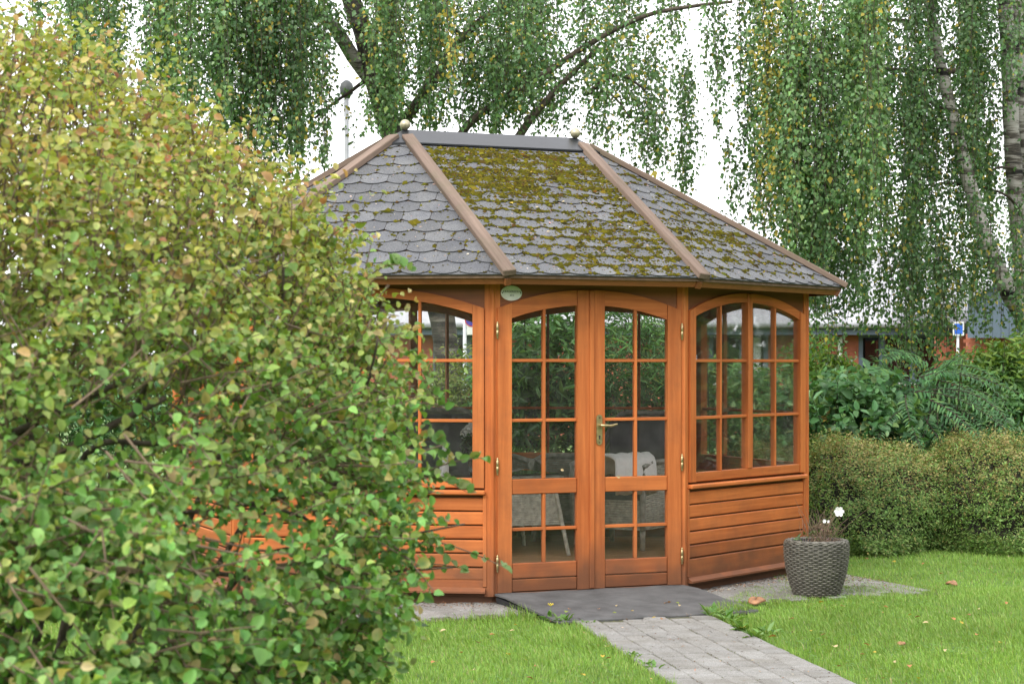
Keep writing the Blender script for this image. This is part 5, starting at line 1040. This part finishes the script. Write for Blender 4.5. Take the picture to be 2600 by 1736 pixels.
lb = [([W(960,230,Zt),W(900,150,Zt),W(840,60,Zt-.2),W(770,30,Zt-.5),W(650,10,Zt-.8)],.085,.05,BIRCH),
      ([W(975,270,Zt),W(985,120,Zt),W(975,-60,Zt)],.09,.06,BARK),
      ([W(1010,330,Zt+.2),W(1090,220,Zt+.3),W(1180,90,Zt+.5),W(1290,10,Zt+.6),W(1400,-40,Zt+.7)],.07,.03,BARK),
      ([W(1100,500,Zt),W(1170,340,Zt),W(1270,255,Zt),W(1380,190,Zt),W(1500,110,Zt),W(1640,40,Zt),W(1770,15,Zt),W(1860,5,Zt)],.05,.016,BARK),
      ([W(1120,600,Zt),W(1280,400,Zt),W(1350,300,Zt),W(1430,210,Zt),W(1520,120,Zt)],.06,.022,BARK),
      ([W(1020,380,Zt),W(950,215,Zt),W(880,240,Zt-.2),W(800,300,Zt-.4)],.03,.012,TWIG),
      ([W(1180,95,Zt+.5),W(1130,60,Zt+.5),W(1090,20,Zt+.5)],.03,.015,TWIG),([W(1500,230,Zt),W(1570,190,Zt),W(1640,230,Zt)],.025,.01,TWIG),([W(1480,240,Zt),W(1550,240,Zt),W(1600,300,Zt)],.02,.008,TWIG),
      ([W(700,10,Zt-.8),W(690,130,Zt-.8),W(640,200,Zt-.8)],.03,.012,TWIG),([W(650,290,Zt-.6),W(690,240,Zt-.6)],.015,.008,TWIG)]
T1 = (1,1,1); TD = (.8,.82,.8); TL = (1.2,1.15,1.1)
lc = [(-60,60,-160,120,18.6,.5,10,.02,T1,.05),(60,200,-160,110,19,.5,24,.02,T1,.05),(150,420,-160,280,19.5,.6,88,.02,T1,.06),(380,600,-160,340,19.6,.6,88,.03,TL,.06),(560,640,-160,430,20,.6,32,.03,TD,.055),(640,780,-160,455,20,.6,76,.05,TD,.06),(600,850,-160,330,20.5,.6,40,.09,T1,.06),(760,850,-160,430,20.4,.6,24,.06,T1,.055),(862,905,-160,170,20.3,.4,6,.06,T1,.05),(880,915,200,420,20.4,.3,3,.25,T1,.04),
      (905,1010,-160,345,20.2,.5,30,.07,TL,.06),(980,1120,-160,330,20.8,.7,48,.05,T1,.065),(1060,1330,-160,325,21.3,.8,105,.03,T1,.07),(1100,1160,-120,230,20,.4,10,.3,T1,.04),(1160,1310,120,335,21.2,.6,42,.02,TD,.065),(1290,1480,-160,310,21.2,.8,68,.04,T1,.07),(1300,1480,150,350,21.3,.6,24,.03,TD,.06),(1460,1620,-160,250,21.2,.7,40,.06,T1,.065),(1470,1580,150,400,21.2,.6,20,.07,T1,.065),(1580,1700,120,420,21.2,.6,24,.07,TD,.06),(1600,1680,250,490,21,.5,12,.06,TD,.05),(1700,1752,160,500,21,.3,16,.02,TD,.045),(1600,1760,-160,110,21.2,.5,26,.05,T1,.06),(1755,1800,-60,150,21,.3,3,.02,T1,.03)]
birch('birch_tree', 'weeping birch with dark leaning trunk rising behind the pavilion roof', t0, [(lt,.15,.09)], lb, lc, 'birch trees behind the pavilion', PB, WBt, .043, .96, BIRCHD)
Zr = 21.5
c0 = W(2640,1200,Zr); c0[2] = 0
tr_ = [([W(2640,1380,Zr),W(2628,900,Zr),W(2600,700,Zr),W(2572,400,Zr),W(2560,150,Zr),W(2545,-100,Zr)],.115,.075),([W(2665,1380,Zr+.2),W(2650,900,Zr+.2),W(2612,600,Zr+.2),W(2590,300,Zr+.2),W(2585,60,Zr+.2),W(2590,-160,Zr+.2)],.125,.085),([W(2690,1380,Zr-.6),W(2640,900,Zr-.6),W(2560,740,Zr-.6),W(2500,600,Zr-.6),W(2455,440,Zr-.6),W(2415,280,Zr-.6),W(2375,100,Zr-.6),W(2340,-120,Zr-.6)],.115,.045)]
for tkk in tr_: tkk[0][0][2] = -.05
br2 = [([W(2440,180,Zr-.6),W(2330,182,Zr-.6),W(2220,172,Zr-.6)],.035,.02,BARK),([W(2330,60,Zr-.6),W(2280,52,Zr-.6),W(2220,48,Zr-.6)],.03,.018,BARK),([W(2430,300,Zr-.6),W(2360,260,Zr-.6),W(2310,270,Zr-.6)],.02,.01,TWIG),([W(2280,178,Zr-.6),W(2240,210,Zr-.6),W(2200,240,Zr-.6)],.014,.008,TWIG),([W(2270,175,Zr-.6),W(2272,240,Zr-.6)],.014,.008,TWIG),([W(2455,470,Zr-.5),W(2390,465,Zr-.5),W(2340,490,Zr-.5)],.02,.008,TWIG),([W(2590,430,Zr),W(2540,425,Zr-.3),W(2500,440,Zr-.4)],.02,.01,TWIG),([W(2600,560,Zr),W(2560,500,Zr-.3),W(2480,470,Zr-.4)],.02,.01,TWIG)]
rc = [(1790,1850,-160,230,19.6,.3,12,.02,TD,.05),(1838,1866,380,570,19.6,.15,6,.03,TD,.035),(1830,1870,120,330,19.6,.2,7,.03,T1,.04),(1870,1935,-160,480,19.6,.3,20,.03,TD,.045),(1902,1932,350,610,19.6,.15,9,.03,TD,.035),(1935,1990,-160,560,19,.25,24,.22,TL,.05),(1960,2010,150,660,19.3,.3,20,.04,TD,.05),
      (1990,2220,-160,640,18.9,.4,104,.045,TL,.055),(2000,2200,100,720,19.3,.4,60,.02,T1,.055),(2030,2180,400,780,19.8,.4,50,.03,TD,.055),(2050,2130,500,900,19.8,.3,26,.04,T1,.05),(2160,2330,-160,520,20.8,.6,66,.03,TD,.06),(2200,2350,200,800,20.8,.5,52,.03,TD,.06),(2260,2330,550,960,20.2,.25,22,.06,T1,.05),(2140,2200,560,850,20.3,.3,12,.05,T1,.05),(2330,2470,-160,430,21.2,.6,78,.02,TD,.06),(2340,2480,330,830,21.3,.5,44,.04,TD,.06),(2310,2420,620,910,20.6,.4,20,.08,TD,.055),(2440,2560,-160,540,21.8,.6,44,.02,TD,.06),(2460,2600,350,760,22.3,.4,34,.04,T1,.06),(2540,2760,-160,300,20.9,.5,22,.02,TD,.06),(2470,2600,560,850,20.6,.4,30,.05,TD,.05),(2620,2800,300,800,20.9,.5,22,.02,TD,.06)]
birch('birch_tree', 'weeping birch with three pale banded trunks at the right edge', c0, tr_, br2, rc, 'birch trees behind the pavilion', PB, WBt, .042, .92)

# ------------------------------------------------------------------ big bush in front, on the left
def big_bush():
    r0 = np.array([-1.35,6.1,0]); r = empty('large_bush', r0); tag(r, 'large blurred bush with yellow green and rusty leaves in front of the pavilion', 'bush')
    ey = np.array([150,215,280,340,430,600,720,850,1000,1150,1300,1420,1520,1620,1760]); ex = np.array([110,275,420,515,665,800,905,960,985,1015,1025,1010,975,935,885])
    def ok_(px, py):
        e = np.interp(py,ey,ex)+60*(fbm(py*.012+3,py*.003,81)-.5); return px < e
    n0 = 11500; px = rng.uniform(-420,1180,n0); py = rng.uniform(140,2100,n0); ok = ok_(px,py)
    hole = .98*np.exp(-(((px-620)/250)**2+((py-1340)/130)**2))+1.15*np.exp(-(((px-150)/300)**2+((py-1610)/95)**2))+1.05*np.exp(-(((px-170)/310)**2+((py-1105)/105)**2))+.8*np.exp(-(((px-620)/260)**2+((py-1540)/75)**2))+.75*np.exp(-(((px-430)/260)**2+((py-1010)/60)**2))+.6*np.exp(-(((px-700)/180)**2+((py-1120)/60)**2))
    ok &= rng.random(n0) > hole; ok &= rng.random(n0) < np.clip((fbm(px/85+5,py/70,83)-.22)*3.2,.12,1); px, py = px[ok], py[ok]; n = len(px)
    edge = np.clip((np.interp(py,ey,ex)-px)/600,0,1); Zf = 6.6-1.25*edge-.75*np.clip((py-700)/900,0,1)+.25*(py<500); dep = rng.exponential(.42,n)*(.35+edge); Z = Zf+dep+rng.normal(0,.08,n)
    nin = 4200; pin = rng.uniform(-420,1000,nin); pyn = rng.uniform(260,1900,nin); kin = (pin < np.interp(pyn,ey,ex)-70) & (rng.random(nin) > 1.1*np.interp(pin,[-400,1000],[1,1])*(1.1*np.exp(-(((pin-640)/320)**2+((pyn-1360)/170)**2))+1.2*np.exp(-(((pin-170)/380)**2+((pyn-1630)/170)**2))+1.0*np.exp(-(((pin-170)/300)**2+((pyn-1110)/110)**2)))); pin, pyn = pin[kin], pyn[kin]; nin = len(pin)
    px = np.concatenate([px,pin]); py = np.concatenate([py,pyn]); Z = np.concatenate([Z, 6.5+rng.uniform(.1,1.3,nin)]); edge = np.concatenate([edge, np.full(nin,.5)]); n = len(px)
    b = np.stack([(px-1300)/F*Z, Z, CH-(py-YH)/F*Z],1); ok = b[:,2] > .08; b, px, py, edge = b[ok], px[ok], py[ok], edge[ok]; n = len(b)
    up = np.clip((1150-py)/800,0,1)[:,None]; D = np.array([.55,-.25,.0])+up*np.array([-.35,0,1.1])+rng.normal(0,.42,(n,3))
    per = 8; P, Dl, N, l = sprig_leaves(b, D, .17*rng.uniform(.6,1.3,n)*(1+.8*(rng.random(n)<.25)*up[:,0]), per, .0325, .08, .35)
    N = N*1.35+np.array([.15,-.12,.25]); l = l*np.interp(P[:,2],[.9,1.7],[1.06,.82])
    zz = P[:,2]; tf = np.clip((zz-1.38)/.85+rng.normal(0,.22,len(P)),0,1)[:,None]
    g = pick([(.12,.245,.06),(.16,.30,.085),(.06,.14,.035),(.22,.32,.08),(.38,.31,.14)],[3,3,2.4,1.6,.6],len(P),.26); o2 = pick([(.235,.265,.05),(.30,.30,.06),(.175,.235,.045),(.36,.22,.10),(.25,.11,.05),(.44,.39,.15),(.13,.20,.045)],[3.0,2.6,3.2,1.1,.5,1.4,1.6],len(P),.17)
    c = g*(1-tf)+o2*tf
    rim = np.clip(rng.normal(.12,.26,len(P)),0,.9)[:,None,None]*np.array([.15,.5,.9,1,1.1,1,.9,.5,0])[None,:,None]; rc_ = pick([(.40,.38,.12),(.42,.27,.13),(.22,.33,.09)],[3,1.2,2],len(P),.15)[:,None,:]
    c = c[:,None,:]*1.08*np.array([1,1,1,1,1,1,1,1,.86])[None,:,None]*(1-rim)+rc_*rim
    me = leaves('foliage', P-r0, Dl, N, l, l*.82, c, TPL_CUP, LM_BUSH, True)
    # the largest leaves in view as leaves of their own, the rest as one mass
    k = len(TPL_CUP[0]); size = l/P[:,1]*((P[:,0]/P[:,1]) > -.27)*((CH-P[:,2])/P[:,1] < .165); big = np.argsort(-size)[:280]; keep = np.ones(len(P),bool); keep[big] = False
    bpy.data.meshes.remove(me); me = leaves('foliage', P[keep]-r0, Dl[keep], N[keep], l[keep], l[keep]*.82, c[keep], TPL_CUP, LM_BUSH, True); tag(link('foliage', me, r), kind='stuff')
    for i in big:
        me = leaves('leaf', np.zeros((1,3)), Dl[i:i+1], N[i:i+1], l[i:i+1], l[i:i+1]*.82, c[i:i+1], TPL_CUP, LM_BUSH, True); o = link('leaf', me, r); o.location = P[i]-r0
    q = MB(); sd_ = nrm(D)
    for i in range(0,n,2): e = b[i]+sd_[i]*.16; s0 = b[i]-sd_[i]*.10; q.tube([s0-r0,(s0+e)/2-r0+rng.normal(0,.006,3),e-r0], [.0035,.0028,.0015], 4, False)
    tag(q.build('twig', TWIGL, r), kind='stuff')
    bb = [((-60,1260),(150,1150),(420,1010),5.7,.024),((-80,1190),(60,1090),(330,960),5.6,.022),((-100,1320),(120,1280),(560,1180),5.9,.018),((-60,1560),(180,1520),(420,1400),5.4,.02),((200,1180),(430,1120),(760,1010),6.0,.014),((250,1300),(520,1300),(880,1220),6.1,.013),((300,1480),(600,1520),(760,1640),5.8,.011),((420,1500),(700,1480),(900,1580),6.0,.011),((60,1400),(90,1200),(40,900),5.9,.016),((300,1150),(420,860),(460,600),6.2,.014),((560,1150),(700,860),(720,640),6.3,.011),((700,1200),(900,1040),(960,860),6.4,.010),((150,1000),(180,700),(260,350),6.2,.013),((-20,900),(20,600),(120,250),6.2,.013),((640,1320),(900,1370),(1180,1330),6.2,.008),((650,1420),(900,1450),(1150,1440),6.1,.008)]
    root = np.array([-1.75,6.2,-.05])
    for a, m, e, Z, rad in bb:
        A_, M_, E_ = W(*a,Z+.2), W(*m,Z), W(*e,Z-.1); pts = spline([root+rng.normal(0,.08,3)*[1,1,0], root*.45+A_*.55+np.array([0,0,-.12]), A_, M_, E_], 22)-r0; q = MB(); q.tube(pts, np.linspace(rad*1.25,rad*.35,22), 7); q.build('branch', BARK, r, True)
    # sprigs that stick out on the right, in front of the pavilion
    Ps, Ds, Ns, Ls = [], [], [], []; q = MB()
    for a, e, m in (((960,1360),(1275,1440),9),((980,1270),(1130,1215),8),((1000,1330),(1130,1325),8),((1000,1250),(1225,1165),9),((1010,1050),(1130,1040),8),((1040,900),(1090,960),6),((1020,1150),(1130,1130),7),((980,1460),(1190,1450),8),((940,700),(1040,690),8),((900,1560),(1060,1480),8),((1000,1210),(1190,1255),8),((980,1400),(1130,1400),8)):
        Z = 6.6; A_, E_ = W(*a,Z), W(*e,Z-.1); t = np.linspace(0,1,m); C = A_+(E_-A_)*t[:,None]; C[:,2] += .03*np.sin(t*3); q = MB(); q.tube(C-r0, np.linspace(.004,.0015,m), 5); q.build('shoot', TWIGL, r)
        for rep in range(2): d = nrm(E_-A_); Ps.append(C); Ds.append(d*.4+rdir(m)*.9+np.array([0,0,.3])); Ns.append(rdir(m)*.6+np.array([0,-.6,.6])); Ls.append(.034*np.exp(rng.normal(0,.2,m)))
    P2 = np.concatenate(Ps); l2 = np.concatenate(Ls); n2 = len(P2); c2 = pick([(.10,.20,.05),(.14,.23,.07),(.19,.24,.09),(.28,.22,.10)],[3,3,1,.6],n2,.15)
    me = leaves('shoot_leaves', P2-r0, np.concatenate(Ds), np.concatenate(Ns), l2, l2*.85, c2, TPL_CUP, LM_BUSH, True); tag(link('shoot_leaves', me, r), kind='stuff'); print('bush', len(P))
big_bush()

def garden_trees():
    n = 52000; az = np.where(rng.random(n) < .6, rng.uniform(math.radians(28), math.radians(150), n), rng.uniform(math.radians(150), math.radians(336), n)); right = np.clip((math.radians(150)-az)/.5,0,1)
    rr_ = 24-5*right+4*fbm(az*5,az*0+1,91)+rng.exponential(1.2,n); top = 3.2+3.4*fbm(az*7,az*0+3,95)+1.6*right
    z = top*rng.random(n)**.9; P = np.stack([rr_*np.sin(az), 6+rr_*np.cos(az), z],1); c = pick([(.05,.10,.03),(.07,.13,.04),(.035,.07,.022)],[2,2,2],n,.2)
    me = leaves('garden_trees', P, rdir(n), rdir(n), .55, .5, c, TPL_BIRCH, LM_SHRUB); tag(link('garden_trees', me), 'distant belt of green trees closing the garden beyond the lawn', 'trees', None, 'stuff')
garden_trees()

# like leaves in one place: told apart by their order from left to right
from collections import defaultdict
same = defaultdict(list)
for o in SC.objects:
    if o.parent is None and o.name.startswith('fallen_leaf'): same[o['label']].append(o)
for lb, os_ in same.items():
    if len(os_) > 1:
        os_.sort(key=lambda o: o.location.x/o.location.y)
        for i, o in enumerate(os_): o['label'] = lb+', '+['leftmost','second from left','third from left','fourth from left','fifth from left','sixth from left','seventh from left','eighth from left'][min(i,7)]
